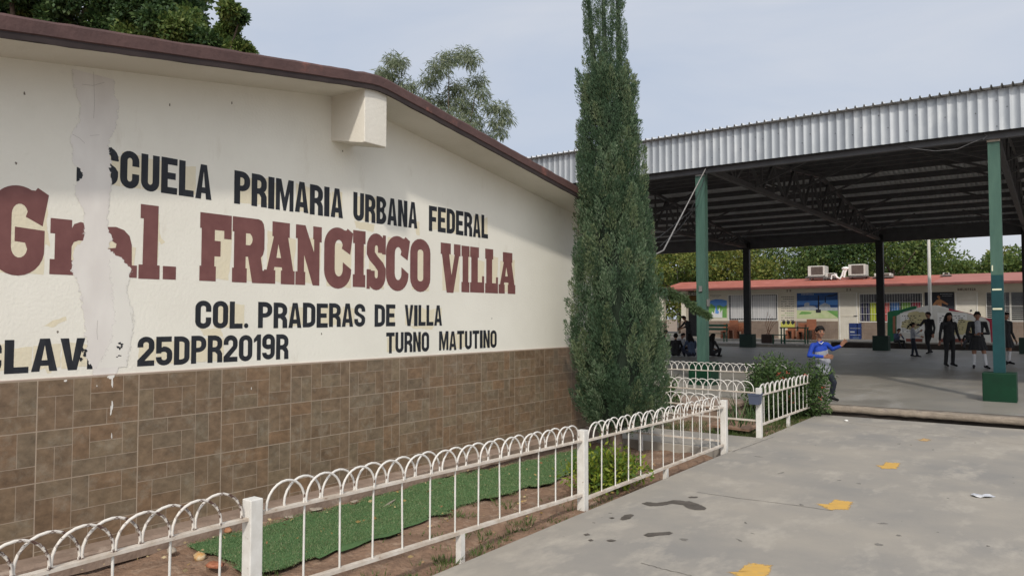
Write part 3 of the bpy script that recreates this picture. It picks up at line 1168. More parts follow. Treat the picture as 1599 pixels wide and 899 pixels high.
    if ch == '9':
        return [[[(0, .27 * h)] + ob(180, 360) + ot(0, 180) + arc(w / 2, .40 * h + ry * .8, w / 2, ry * .8, 180, 270) + [(w - t, .42 * h)] + ib(360, 180) + [(t, .27 * h)],
                 it(0, 180) + arc(w / 2, .40 * h + ry * .8, w / 2 - t, ry * .8 - hb, 180, 360)]]
    if ch == '.':
        return [[arc(w / 2, w / 2, w / 2, w / 2, 0, 345, 14)]]
    if ch == ':':
        return [[[(0, .08 * h), (w, .08 * h), (w, .28 * h), (0, .28 * h)]], [[(0, .62 * h), (w, .62 * h), (w, .82 * h), (0, .82 * h)]]]
    return []


def slab(ch, w, h):
    s = lambda L_: [(x * w, y * h) for x, y in L_]
    if ch == 'F':
        return [[s([(0, 0), (.51, 0), (.51, .22), (.46, .22), (.46, .37), (.65, .37), (.65, .60), (.46, .60), (.46, .76), (.76, .76), (.76, .64), (1, .64), (1, 1), (0, 1), (0, .77), (.05, .77), (.05, .22), (0, .22)])]]
    if ch == 'R':
        return [[s([(0, 0), (.45, 0), (.45, .22), (.41, .22), (.41, .40), (.48, .40), (.62, 0), (1.0, 0), (1.0, .20), (.95, .20), (.89, .40), (.96, .45), (1.0, .54), (1.0, .84), (.97, .93), (.91, .98), (.80, 1), (0, 1), (0, .77), (.05, .77), (.05, .22), (0, .22)]),
                 s([(.41, .58), (.54, .58), (.60, .62), (.62, .67), (.60, .72), (.54, .76), (.41, .76)])]]
    if ch == 'A':
        return [[s([(0, 0), (.36, 0), (.36, .22), (.31, .22), (.33, .27), (.57, .27), (.58, .22), (.54, .22), (.54, 0), (1, 0), (1, .22), (.95, .22), (.77, .76), (.82, .76), (.82, 1), (.25, 1), (.25, .76), (.30, .76), (.08, .22), (0, .22)]),
                 s([(.39, .42), (.45, .64), (.54, .42)])]]
    if ch == 'N':
        return [[s([(0, 0), (.37, 0), (.37, .22), (.32, .22), (.32, .50), (.66, 0), (.92, 0), (.92, .74), (1, .74), (1, 1), (.66, 1), (.66, .78), (.70, .78), (.70, .56), (.36, 1), (0, 1), (0, .77), (.07, .77), (.07, .22), (0, .22)])]]
    if ch in 'CG':
        ox = lambda a, b: arc(.47 * w, .70 * h, .47 * w, .30 * h, a, b, 14)
        ob = lambda a, b: arc(.47 * w, .30 * h, .47 * w, .30 * h, a, b, 14)
        ix = lambda a, b: arc(.50 * w, .68 * h, .14 * w, .12 * h, a, b, 8)
        ib = lambda a, b: arc(.50 * w, .32 * h, .14 * w, .12 * h, a, b, 8)
        top = ox(62, 180) + ob(180, 365)
        if ch == 'C':
            tail = s([(.96, .32), (.64, .44)])
        else:
            tail = s([(.94, .52), (.42, .54), (.42, .38), (.60, .37)])
        return [[top + tail + ib(350, 180) + ix(180, 20) + s([(.60, .66), (.90, .57), (1.0, .93), (.80, 1.0), (.76, .965)])]]
    if ch in 'Il':
        x0 = 0 if ch == 'I' else .14
        if ch == 'I':
            return [[s([(0, 0), (1, 0), (1, .22), (.86, .22), (.86, .77), (1, .77), (1, 1), (0, 1), (0, .77), (.14, .77), (.14, .22), (0, .22)])]]
        return [[s([(0, 0), (1, 0), (1, .19), (.88, .19), (.90, 1), (.05, 1), (.05, .81), (.20, .81), (.18, .19), (0, .19)])]]
    if ch == 'S':
        p = sans('S', w, h, .42 * w, .21 * h)
        return p + [[s([(.80, .64), (1.0, .64), (1.0, .98), (.84, .98)])], [s([(0, .02), (.16, .02), (.22, .36), (0, .36)])]]
    if ch == 'O':
        return sans('O', w, h, .36 * w, .20 * h)
    if ch == 'V':
        return [[s([(.30, 0), (.64, 0), (.93, .76), (1, .76), (1, 1), (.66, 1), (.66, .78), (.70, .78), (.54, .36), (.42, .78), (.50, .78), (.50, 1), (0, 1), (0, .77), (.06, .77)])]]
    if ch == 'L':
        return [[s([(0, 0), (1, 0), (1, .37), (.84, .37), (.84, .23), (.54, .23), (.54, .77), (.62, .77), (.62, 1), (0, 1), (0, .77), (.08, .77), (.08, .22), (0, .22)])]]
    if ch == 'r':
        return [[s([(0, 0), (.72, 0), (.72, .27), (.60, .27), (.60, .52), (.66, .60), (.80, .64), (1, .64), (1.05, .95), (.85, .98), (.66, .93), (.60, .85), (.60, 1), (0, 1), (0, .73), (.13, .73), (.13, .27), (0, .27)])]]
    if ch == 'a':
        return [[s([(.55, 0), (1, 0), (1, .25), (.87, .25), (.86, .66), (.80, .84), (.66, .95), (.46, 1.0), (.2, .98), (.05, .8), (.10, .66), (.35, .72), (.48, .66), (.46, .58), (.30, .56), (.1, .50), (0, .36), (0, .16), (.12, .02), (.3, 0), (.45, .06)])]]
    if ch == '.':
        return [[s([(0, 0), (1, 0), (1, 1), (0, 1)])]]
    return []


def wy(u, v=450):
    return onx(u, v, WX).y


RELW = {'I': .42, 'M': 1.25, '.': .30, '1': .55, 'L': .88, 'F': .9, ' ': .6, ':': .35, 'E': .92}


def word(mb, bk, text, y0, y1, z0, z1, seed):
    gap = .10
    tot = sum(RELW.get(c, 1) for c in text) + gap * (len(text) - 1)
    uw = (y1 - y0) / tot
    y = y0
    h = z1 - z0
    r = random.Random(seed)
    for i, c in enumerate(text):
        w = RELW.get(c, 1) * uw
        dz = r.uniform(-.003, .003)
        for k, g in enumerate(sans(c, w, h, (.375 if z1 - z0 > .24 else .34) * uw if c not in 'IM.1:' else None)):
            mb.poly(g, lambda a, b, d, y=y, dz=dz: onwall(y + a, z0 + dz + b, d), .0014 + k * .0002)
        if bk is not None and r.random() < .72 and c not in '.:':
            e0, e1 = r.uniform(-.004, .006), r.uniform(-.006, .004)
            f0, f1 = r.uniform(-.02, .006), r.uniform(-.05, .005)
            nx_ = gap * uw * (1.2 if i < len(text) - 1 else -.6)
            q = [(y + .010, z0 + .012), (y + w + nx_, z0 + r.uniform(.004, .03)), (y + w + nx_, z1 - r.uniform(.01, .05)), (y + .010, z1 - r.uniform(.012, .06))]
            bk.append(MB())
            bk[-1].poly([ragged(q, .03, .004, seed * 50 + i)], onwall, .0005 + (i % 4) * .0002)
        y += w + gap * uw


bk = []
for nm, words, za, zb, sd in (('school_kind_lettering', [('ESCUELA', wy(119.5, 270), 3.235), ('PRIMARIA', 3.43, 4.545), ('URBANA', 4.668, 5.527), ('FEDERAL', 5.70, 6.70)], 2.502, 2.766, 11),
                              ('district_lettering', [('COL.', 3.118, 3.575), ('PRADERAS', 3.664, 4.826), ('DE', 4.945, 5.221), ('VILLA', 5.352, 5.911)], 1.516, 1.728, 23),
                              ('code_lettering', [('CLAVE:', 1.70, 2.56), ('25DPR2019R', 2.687, 3.963)], 1.258, 1.466, 37),
                              ('shift_lettering', [('TURNO', 5.10, 5.712), ('MATUTINO', 5.866, 6.867)], 1.257, 1.458, 41)):
    for i, (tx, ya, yb) in enumerate(words):
        m = MB()
        word(m, bk, tx, ya, yb, za, zb, sd + i)
        m.build(nm, M_BLACK, school)
m = MB()
BIG = [('G', (-18, 74), 1.862, 2.425), ('r', (77.5, 133), 1.880, 2.242), ('a', (150, 214), 1.880, 2.225), ('l', (216.5, 249.5), 1.876, 2.405), ('.', (254.5, 275), 1.879, 1.975),
       ('F', (311.6, 361), 1.880, 2.400), ('R', (362.5, 412.6), 1.880, 2.400), ('A', (412.4, 460.3), 1.881, 2.398), ('N', (461.5, 502), 1.882, 2.398), ('C', (506, 551), 1.862, 2.415),
       ('I', (551, 570.5), 1.885, 2.410), ('S', (572.5, 602.2), 1.862, 2.405), ('C', (602.6, 640), 1.862, 2.405), ('O', (640.4, 672), 1.862, 2.405),
       ('V', (688, 719), 1.868, 2.395), ('I', (720.5, 733), 1.880, 2.390), ('L', (734, 756), 1.882, 2.390), ('L', (757.5, 777.5), 1.882, 2.388), ('A', (778.5, 804.5), 1.884, 2.372)]
for i, (c, (ua, ub), za, zb) in enumerate(BIG):
    ya, yb = wy(ua, 400), wy(ub, 400)
    for k, g in enumerate(slab(c, yb - ya, zb - za)):
        m.poly(g, lambda a, b, d: onwall(ya + a, za + b, d), .0014 + k * .0002)
    if c not in '.':
        q = [(ya + .03, za + .02), (yb - .02, za + .012), (yb - .008 + rnd.uniform(-.01, .022), zb - rnd.uniform(.05, .16)), (ya + .03, zb - rnd.uniform(.04, .14))]
        if c in 'C' and i == 12:
            q = [(ya + .02, za + .05), (ya + .10, za + .05), (ya + .10, zb - .02), (ya + .02, zb - .02)]
        bk.append(MB())
        bk[-1].poly([ragged(q, .04, .006, 90 + i)], onwall, .0005 + (i % 4) * .0002)
    if c in '.AO':
        m.build('name_lettering', M_MAROON, school)
        m = MB()
if m.v:
    m.build('name_lettering', M_MAROON, school)
# other old yellow paint showing through
for i, q in enumerate([[(64, 510), (82, 500), (92, 498), (103, 494), (104, 500), (96, 503), (86, 510)], [(248, 350), (252, 372), (258, 378), (252, 382), (247, 372)], [(553, 345), (585, 350), (583, 362), (556, 356)],
                       [(648, 345), (655, 347), (655, 368), (650, 366)], [(312, 513), (345, 512), (348, 526), (318, 524)], [(64, 352), (74, 360), (78, 385), (66, 380)], [(70, 575), (82, 574), (80, 582), (74, 583)],
                       [(640, 508), (680, 508), (675, 514), (645, 513)]]):
    pts = [(onx(u, v, WX).y, onx(u, v, WX).z) for u, v in q]
    bk.append(MB())
    bk[-1].poly([ragged(pts, .02, .006, 200 + i)], onwall, .0004)
for m in bk:
    m.build('old_paint_patch', M_OLDCREAM, school)
# repaired plaster strip over the lettering
PL = [(113, 108), (117, 135), (126, 165), (124, 190), (110, 215), (114, 232), (116, 258), (128, 263), (128, 281), (116, 287), (120, 308), (131, 330), (133, 352), (132, 372), (116, 392), (113, 420), (124, 445), (130, 480), (134, 520), (138, 540), (133, 556), (146, 572), (146, 586)]
PR_ = [(180, 112), (176, 140), (184, 165), (180, 195), (168, 225), (172, 240), (170, 268), (173, 290), (168, 320), (167, 352), (174, 372), (168, 388), (181, 400), (195, 407), (190, 432), (181, 448), (184, 480), (188, 508), (181, 525), (182, 540), (196, 556), (186, 570), (178, 584)]
def strip_mat(c0, c1):
    m = bpy.data.materials.new('plaster_repair_strip')
    m.use_nodes = True
    t = m.node_tree
    L = t.links.new
    b = t.nodes['Principled BSDF']
    b.inputs['Roughness'].default_value = .85
    tc = N(t, 'ShaderNodeTexCoord')
    at = N(t, 'ShaderNodeAttribute', attribute_name='cover')
    n1 = N(t, 'ShaderNodeTexNoise')
    n1.inputs['Scale'].default_value = 26
    n1.inputs['Detail'].default_value = 9
    n1.inputs['Roughness'].default_value = .72
    L(tc.outputs['Object'], n1.inputs['Vector'])
    ad = N(t, 'ShaderNodeMath', operation='ADD')
    L(at.outputs['Fac'], ad.inputs[0])
    L(n1.outputs['Fac'], ad.inputs[1])
    mr = N(t, 'ShaderNodeMapRange')
    mr.inputs['From Min'].default_value = .945
    mr.inputs['From Max'].default_value = .965
    L(ad.outputs[0], mr.inputs['Value'])
    L(mr.outputs['Result'], b.inputs['Alpha'])
    n2 = N(t, 'ShaderNodeTexNoise')
    n2.inputs['Scale'].default_value = 7
    n2.inputs['Detail'].default_value = 7
    mp = N(t, 'ShaderNodeMapping')
    mp.inputs['Scale'].default_value = (1, 1, .45)
    L(tc.outputs['Object'], mp.inputs['Vector'])
    L(mp.outputs['Vector'], n2.inputs['Vector'])
    cr = N(t, 'ShaderNodeValToRGB')
    cr.color_ramp.elements[0].position = .34
    cr.color_ramp.elements[0].color = (*c0, 1)
    cr.color_ramp.elements[1].position = .68
    cr.color_ramp.elements[1].color = (*c1, 1)
    L(n2.outputs['Fac'], cr.inputs['Fac'])
    L(cr.outputs['Color'], b.inputs['Base Color'])
    bp = N(t, 'ShaderNodeBump')
    bp.inputs['Strength'].default_value = .3
    bp.inputs['Distance'].default_value = .003
    L(n2.outputs['Fac'], bp.inputs['Height'])
    L(bp.outputs['Normal'], b.inputs['Normal'])
    return m


def strip(name, PLx, PRx, d, c0, c1, grow=.05, nz=130, nx=26):
    l = sorted([(onx(u, v, WX).z, onx(u, v, WX).y) for u, v in PLx])
    q = sorted([(onx(u, v, WX).z, onx(u, v, WX).y) for u, v in PRx])
    z0, z1 = max(l[0][0], q[0][0], TZ + .008), min(l[-1][0], q[-1][0])
    V, F, A = [], [], []
    for i in range(nz + 1):
        z = z0 + (z1 - z0) * i / nz
        ya = float(np.interp(z, [p_[0] for p_ in l], [p_[1] for p_ in l]))
        yb = float(np.interp(z, [p_[0] for p_ in q], [p_[1] for p_ in q]))
        for j in range(nx + 1):
            y = ya - grow + (yb - ya + 2 * grow) * j / nx
            V.append((WX + d, y, z))
            A.append(max(0.0, min(1.0, .5 + min(y - ya, yb - y) / (grow * 2))))
    F = [(i * (nx + 1) + j, i * (nx + 1) + j + 1, (i + 1) * (nx + 1) + j + 1, (i + 1) * (nx + 1) + j) for i in range(nz) for j in range(nx)]
    o = mesh_np(name, V, F, strip_mat(c0, c1), school)
    at = o.data.attributes.new('cover', 'FLOAT', 'POINT')
    at.data.foreach_set('value', A)
    return o


strip('plaster_repair', PL, PR_, .0023, (.665, .63, .592), (.735, .706, .662))
strip('plaster_overpaint', [(172, 404), (172, 425), (176, 450), (180, 500), (172, 540), (150, 575)], [(178, 392), (204, 420), (196, 450), (208, 500), (200, 545), (196, 580)], .0026, (.69, .665, .615), (.735, .715, .655), .06, 60, 16)
m = MB()
for i, (u, v, ru, rv) in enumerate([(122.5, 271, .010, .03), (173, 240, .02, .03), (181, 247, .018, .02), (187, 540, .018, .022), (186, 556, .012, .01), (130, 552, .018, .04), (172, 232, .012, .012)]):
    p = onx(u, v, WX)
    for k in range(5):
        m.poly([blob(p.y + rnd.gauss(0, ru * .5), p.z + rnd.gauss(0, rv * .5), ru * .45, rv * .4, 14, .4, 0, 400 + i * 9 + k)], onwall, .0030 + k * .0002)
m.build('lettering_remnant', M_BLACK, school)
m = MB()
for i, q in enumerate([[(146, 113), (146.5, 135), (147.5, 160), (146, 185)], [(128, 132), (145, 134), (163, 129)], [(113, 210), (124, 216), (132, 224)], [(140, 212), (155, 211)], [(152, 500), (151, 518), (152, 530)]]):
    for k in range(len(q) - 1):
        a, b = [onx(u, v, WX) for u, v in (q[k], q[k + 1])]
        d = (b - a).normalized()
        nn = Vector((0, -d.z, d.y)) * .0007
        m.add([Vector((WX + .0029, p.y, p.z)) for p in (a + nn, a - nn, b - nn, b + nn)], [(0, 1, 2, 3)])
m.build('plaster_crack', mat('crack_grey', (.30, .27, .25), rough=.9), school)
# paint drips on the tile below the repair
m = MB()
for i, (u, v, ru, rv) in enumerate([(172, 588, .05, .016), (174, 596, .012, .045), (174, 632, .010, .04), (172, 640, .008, .05), (173, 680, .007, .025), (101, 594, .016, .010), (150, 602, .006, .006), (391, 606, .006, .015)]):
    p = onx(u, v, WX)
    m = MB()
    m.poly([blob(p.y, p.z, ru * .55, rv * .75, 18, .25, 0, 500 + i)], onwall, .0112 + i * .0002)
    m.build('paint_drip', M_WHITEWASH, school)
m = MB()
for (u, v) in [(25, 255), (38, 146), (219, 101), (362, 161), (153, 143), (790, 395), (768, 497), (502, 521), (535, 236), (90, 518), (682, 220), (265, 164)]:
    p = onx(u, v, WX)
    m = MB()
    m.poly([blob(p.y, p.z, .006, .010, 10, .3, 0, int(u))], onwall, .0006)
    m.build('wall_scar', mat('scar', (.20, .17, .14), rough=.9), school)
# terracotta stain streak at the far corner
m = MB()
p = onx(903, 350, WX)
m.poly([blob(p.y, p.z, .02, .16, 20, .3, 0, 77)], onwall, .0015)
m.build('corner_stain', mat('rust_streak', (.36, .16, .11), (.5, .33, .25), rough=.9, scale=20), school)


# ------------------------------------------------------------------ low arched fences
def arch_mesh(pitch, h, seed, mats):
    m = MB()
    pts = [(0, 0, -.004)]
    r = pitch / 2 - .004
    st = h - r
    for k in range(13):
        a = math.pi - math.pi * k / 12
        pts.append((pitch / 2 + r * math.cos(a), 0, st + r * math.sin(a)))
    pts.append((pitch - .008, 0, -.004))
    pts[0] = (.008, 0, -.004)
    m.tube(pts, .0066, 7)
    o = m.build('arch', mats)
    return o


def fence(name, label, A, B, secs, posts, group='low white arched fences', archmat=None, rust=True):
    """secs: (s0, s1, top z at both ends, bottom z at both ends, bays); posts: (s, top z, ground z)"""
    A = Vector((A[0], A[1], 0))
    d = Vector((B[0], B[1], 0)) - A
    t = thing(name, label, 'fence', A, math.atan2(d.y, d.x), group)

    def part(mb, nm, mm, bevel=0):
        o = mb.build(nm, mm, None, bevel)
        attach(o, t, local=True)
        return o
    for (s, zt, zg) in posts:
        m = MB()
        m.bx(s - .036, s + .036, -.036, .036, zg - .08, zt)
        part(m, 'post', M_WHITE, .005)
    am = archmat or M_WHITEARCH
    for (s0, s1, t0, t1, b0, b1, nb) in secs:
        for nm, za, zb, w, hh in (('top_rail', t0, t1, .040, .014), ('bottom_rail', b0, b1, .040, .020)):
            m = MB()
            n_ = 10
            prev = None
            for k in range(n_ + 1):
                x = s0 + (s1 - s0) * k / n_
                z = za + (zb - za) * k / n_ + rnd.uniform(-.0015, .0015)
                if prev:
                    m.bar(prev, (x, 0, z), w, hh)
                prev = (x, 0, z)
            part(m, nm, M_WHITERAIL)
        p = (s1 - s0 - .05) / (nb + .5)
        base = arch_mesh(p, .138, nb, M_RUSTARCH if (s0 < .1 and t0 < .59 and nb == 12 and b0 == .20) else am)
        first = True
        for k in range(nb):
            for side in (0, 1):
                if side == 1 and k == nb:
                    continue
                s = s0 + .03 + p * (k + .5 * side)
                z = t0 + (t1 - t0) * (s + p / 2 - s0) / (s1 - s0) + .007
                if first:
                    o = base
                    first = False
                else:
                    o = base.copy()
                    COL.objects.link(o)
                o.parent = t
                o.location = (s, -.011 if side == 0 else .011, z)
                o.rotation_euler = (rnd.gauss(0, .025), -math.atan2(t1 - t0, s1 - s0) + rnd.gauss(0, .012), rnd.gauss(0, .02))
        for k in range(nb):
            s = s0 + .03 + p * (k + (1 if s0 >= 0 else 1))
            if s > s1 - .03:
                continue
            f = (s - s0) / (s1 - s0)
            m = MB()
            m.tube([(s, 0, b0 + (b1 - b0) * f), (s + rnd.gauss(0, .003), rnd.gauss(0, .002), t0 + (t1 - t0) * f)], .0062, 7)
            part(m, 'baluster', M_WHITE)
        f = (s0 + s1) / 2
        m = MB()
        m.bx(f - .022, f + .022, -.022, .022, -.16, (b0 + b1) / 2 - .009)
        part(m, 'foot', M_WHITE)
    return t


FXX = -3.25
fence('arched_fence', 'long white arched fence between the concrete path and the turf bed, three posts in view', (FXX, -.98), (FXX, 9),
      [(.036, 3.22, .575, .607, .20, .20, 12), (3.292, 6.45, .618, .558, .215, .105, 12), (6.522, 9.80, .548, .515, .060, .062, 12)],
      [(0, .69, -.05), (3.255, .700, -.05), (6.485, .648, -.05), (9.86, .60, -.02)])
fence('arched_fence', 'short white arched fence beside the cypress, along the near edge of the walkway', (FXX, 8.89), (-6, 8.89),
      [(.04, 2.2, .515, .525, .10, .10, 8)], [(2.25, .60, -.1)])
fence('arched_fence', 'white arched fence on the far edge of the walkway with the grey blue pot', (-3.21, 10.10), (-7, 10.10),
      [(.04, 3.1, .590, .612, .215, .235, 12)], [(0, .655, -.05), (3.15, .65, -.1)])
fence('arched_fence', 'white arched fence running beside the path in front of the red flowered bush', (FXX, 10.14), (FXX, 13),
      [(.04, 2.88, .540, .535, .135, .135, 12)], [])
fence('arched_fence', 'white arched fence along the court kerb behind the planted rear bed', (-3.55, 12.92), (-9, 12.92),
      [(.04, 3.0, .655, .650, .15, .15, 12), (3.06, 5.6, .65, .65, .15, .15, 10)], [(3.03, .70, -.05)])

# blue-grey pot hung on the walkway fence
m = MB()
p = ony(1179.5, 622, 10.03)
for (z0, z1, r0, r1) in ((-.075, .065, .062, .075),):
    vs = []
    for z, r in ((z0, r0), (z1, r1), (z1, r1 - .008), (z0 + .02, r0 - .01)):
        for sx, sy in ((-1, -1), (1, -1), (1, 1), (-1, 1)):
            vs.append((p.x + sx * r, p.y + sy * r, p.z + z))
    fs = [(3, 2, 1, 0)]
    for k in range(3):
        for j in range(4):
            fs.append((k * 4 + j, k * 4 + (j + 1) % 4, k * 4 + 4 + (j + 1) % 4, k * 4 + 4 + j))
    fs.append((12, 13, 14, 15))
    m.add(vs, fs)
m.bx(p.x - .080, p.x + .080, p.y - .080, p.y - .0765, p.z + .048, p.z + .072)
m.bx(p.x - .080, p.x + .080, p.y + .0765, p.y + .080, p.z + .048, p.z + .072)
tag(m.build('flower_pot', M_BLUEPOT), 'small grey blue square pot hanging on the walkway fence', 'pot')

# concrete register box and brown board in the rear bed
m = MB()
m.bx(-5.35, -4.12, 11.35, 12.25, -.15, .17)
m.bx(-5.40, -4.08, 11.31, 12.29, .17, .235)
tag(m.build('register_box', M_PLINTH, bevel=.012), 'pinkish concrete register box standing in the rear bed', 'concrete box')
m = MB()
c = [onz(1104, 667, 0.0), onz(1130, 655.5, 0.0), onz(1192, 664, 0.0), onz(1170, 675, 0.0)]
m.poly([[(q.x, q.y) for q in c]], lambda x, y, d: (x, y, d), .012, .042)
tag(m.build('wooden_board', M_BROWNBOARD), 'flat brown board lying over the edge of the walkway', 'board')
m = MB()
q = ony(1130, 600, 10.9)
m.bx(-5.9, -4.9, 10.6, 11.1, -.12, .06)
tag(m.build('paving_slab', M_KERB, bevel=.01), 'low grey concrete slab in the bed before the register box', 'slab')

# ------------------------------------------------------------------ plants
def leafcloud(centers, radii, n, ln, wd, shell=.55, upb=0.0, seed=0, squash=1.0):
    r = np.random.default_rng(seed)
    P, D = [], []
    for c, R in zip(centers, radii):
        k = max(4, int(n * R * R / (np.mean(np.square(radii)))))
        d = r.normal(size=(k, 3))
        d /= np.linalg.norm(d, axis=1, keepdims=True)
        q = shell + (1 - shell) * r.random(k) ** .7
        q *= 1 + .25 * (r.random(k) < .08)
        p = np.asarray(c) + d * (R * q)[:, None] * np.array([1, 1, squash])
        dd = d + r.normal(size=(k, 3)) * .8
        dd[:, 2] += upb
        P.append(p)
        D.append(dd)
    P = np.concatenate(P)
    D = np.concatenate(D)
    L_ = ln * r.uniform(.6, 1.3, len(P))
    return P, D, L_, L_ * wd


# cypress: several upright leaders made of flame shaped plumes
CPR = Vector((-4.36, 8.17, 0))
cyp = thing('cypress_tree', 'tall narrow dark green cypress with three pointed tops in front of the wall corner', 'tree', (CPR.x, CPR.y, -.08))
ZW = [(.20, .34), (.38, .46), (.55, .55), (.85, .60), (1.15, .60), (1.57, .58), (2.05, .535), (2.35, .48), (2.6, .445), (3.15, .40), (3.94, .345), (4.25, .31), (4.6, .24), (5.1, .18)]


def cw(z):
    return .87 * float(np.interp(z, [a for a, b in ZW], [b for a, b in ZW]))


def ccx(z):
    return float(np.interp(z, [.3, .8, 1.6, 2.1, 3.1, 4.7], [.06, .08, .03, .0, -.04, -.07]))


VX = Vector((math.cos(YAW), math.sin(YAW), 0))
P, D, Ln, PMI = [], [], [], []


def plume(base, axis, ln, rad, n, sz=1.0, mi=0):
    axis = Vector(axis).normalized()
    x = axis.cross(Vector((.3, .9, .1))).normalized()
    y = axis.cross(x)
    for _ in range(n):
        t = rnd.random() ** .75
        r = rad * (math.sin(math.pi * min(1, (t * .80 + .18))) ** .9) * math.sqrt(rnd.random())
        a = rnd.uniform(0, 6.283)
        o = x * math.cos(a) + y * math.sin(a)
        P.append(base + axis * (t * ln) + o * r)
        D.append(axis * rnd.uniform(.7, 1.5) + o * rnd.uniform(.25, .8) + Vector((rnd.gauss(0, .2), rnd.gauss(0, .2), rnd.gauss(0, .15))))
        Ln.append(rnd.uniform(.022, .050) * sz)
        PMI.append(mi)


for i in range(860):
    z = .17 + 4.27 * rnd.random() ** 1.08
    a = rnd.uniform(0, 6.283)
    lump = 1 + .09 * math.sin(3 * a + z * 2.3) + .07 * math.sin(5 * a - z * 3.9 + 1)
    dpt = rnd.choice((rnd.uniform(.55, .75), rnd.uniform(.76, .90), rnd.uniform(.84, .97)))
    w = cw(z) * lump * dpt
    b = CPR + VX * ccx(z) + Vector((math.cos(a) * w, math.sin(a) * w, z))
    if z < .55:
        ax = Vector((math.cos(a) * .30, math.sin(a) * .30, .6 if z > .35 else .4))
    else:
        ax = Vector((math.cos(a) * .22 + rnd.gauss(0, .10), math.sin(a) * .22 + rnd.gauss(0, .10), 1))
    kind = rnd.choice((0, 0, 1, 1, 2)) if dpt > .75 else rnd.choice((1, 1, 0))  # inner plumes lean to the darker sprig, shading the crevices by colour
    plume(b, ax, rnd.uniform(.24, .52), rnd.uniform(.050, .088), 250, 1.0, kind)
TOPS = [(-.14, .02, 6.15, -.16, .135), (-.005, -.05, 6.3, -.045, .125), (.13, .03, 6.2, -.03, .135)]
for dx, dy, zt, lean, rad in TOPS:
    b0 = CPR + VX * (dx - .06) + Vector((0, dy, 0))
    z = 4.1
    while z < zt:
        f = (z - 4.1) / (zt - 4.1)
        r = rad * (1 - f) ** .6
        for _ in range(4):
            a = rnd.uniform(0, 6.283)
            q = b0 + VX * (lean * f + math.cos(a) * r * .55) + Vector((0, math.sin(a) * r * .55, z))
            plume(q, Vector((math.cos(a) * .22, math.sin(a) * .22, 1)), rnd.uniform(.11, .20), .014 + r * .30, int(80 + 520 * r), .72, rnd.choice((0, 0, 1)))
        z += .06
SPC = []
for dx, dy, zt, lean, rad in TOPS:
    SPC.append([(CPR + VX * (dx - .06 + lean * f) + Vector((0, dy, 4.1 + (zt - 4.1) * f)), max(.006, rad * .34 * (1 - f) ** .6)) for f in (0, .2, .4, .6, .8, .97)])
q = CPR + VX * (-.335) + Vector((0, -.05, 0))
for z in (3.55, 3.75, 3.95, 4.1):
    plume(q + Vector((0, 0, z)), (0, 0, 1), .3, .06, 130)
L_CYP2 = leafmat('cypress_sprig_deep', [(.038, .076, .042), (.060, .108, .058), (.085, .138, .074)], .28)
L_CYP3 = leafmat('cypress_sprig_young', [(.095, .140, .066), (.14, .185, .09), (.20, .235, .135)], .32)
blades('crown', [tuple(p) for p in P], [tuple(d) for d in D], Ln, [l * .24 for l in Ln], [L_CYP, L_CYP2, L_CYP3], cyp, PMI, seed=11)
# opaque dark fill added inside the crown to block see-through
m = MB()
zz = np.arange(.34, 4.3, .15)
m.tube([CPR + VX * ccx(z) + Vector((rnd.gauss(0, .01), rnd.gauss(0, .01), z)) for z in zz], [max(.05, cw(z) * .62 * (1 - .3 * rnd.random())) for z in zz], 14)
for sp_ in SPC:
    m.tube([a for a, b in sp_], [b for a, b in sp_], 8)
m.build('inner_fill', L_CYPIN, cyp)
m = MB()
m.tube([(CPR.x, CPR.y - .02, -.14), (CPR.x + .01, CPR.y, .08), (CPR.x - .01, CPR.y, .3), (CPR.x, CPR.y, .7)], [.115, .085, .08, .07], 10)
m.tube([(CPR.x + .02, CPR.y - .01, .15), (CPR.x + .13, CPR.y + .05, .45)], [.05, .03], 8)
m.build('trunk', M_CYPBARK, cyp)
# drooping side branch reaching out to the right
P, D, Ln, PMI = [], [], [], []
bp = [ony(u, v, 8.6) for u, v in ((1005, 452), (1040, 450), (1062, 460), (1085, 478), (1106, 491))]
for i in range(len(bp) - 1):
    for k in range(26):
        t = k / 26
        c = bp[i].lerp(bp[i + 1], t)
        dr = (bp[i + 1] - bp[i]).normalized()
        fr = (i + t) / 4
        for _ in range(3):
            a = Vector((rnd.gauss(0, .4), rnd.gauss(0, .4), -.55 + rnd.gauss(0, .35)))
            plume(c, dr * .9 + a, (.16 - .10 * fr) * rnd.uniform(.5, 1.2), .022, 22)
m = MB()
m.tube(bp, [.012, .009, .007, .005, .003], 6)
br = m.build('branch', M_CYPBARK, cyp)
blades('branch_foliage', [tuple(p) for p in P], [tuple(d) for d in D], Ln, [l * .22 for l in Ln],
       leafmat('branch_sprig', [(.04, .075, .03), (.07, .11, .045), (.10, .14, .06)], .2), br, seed=12)

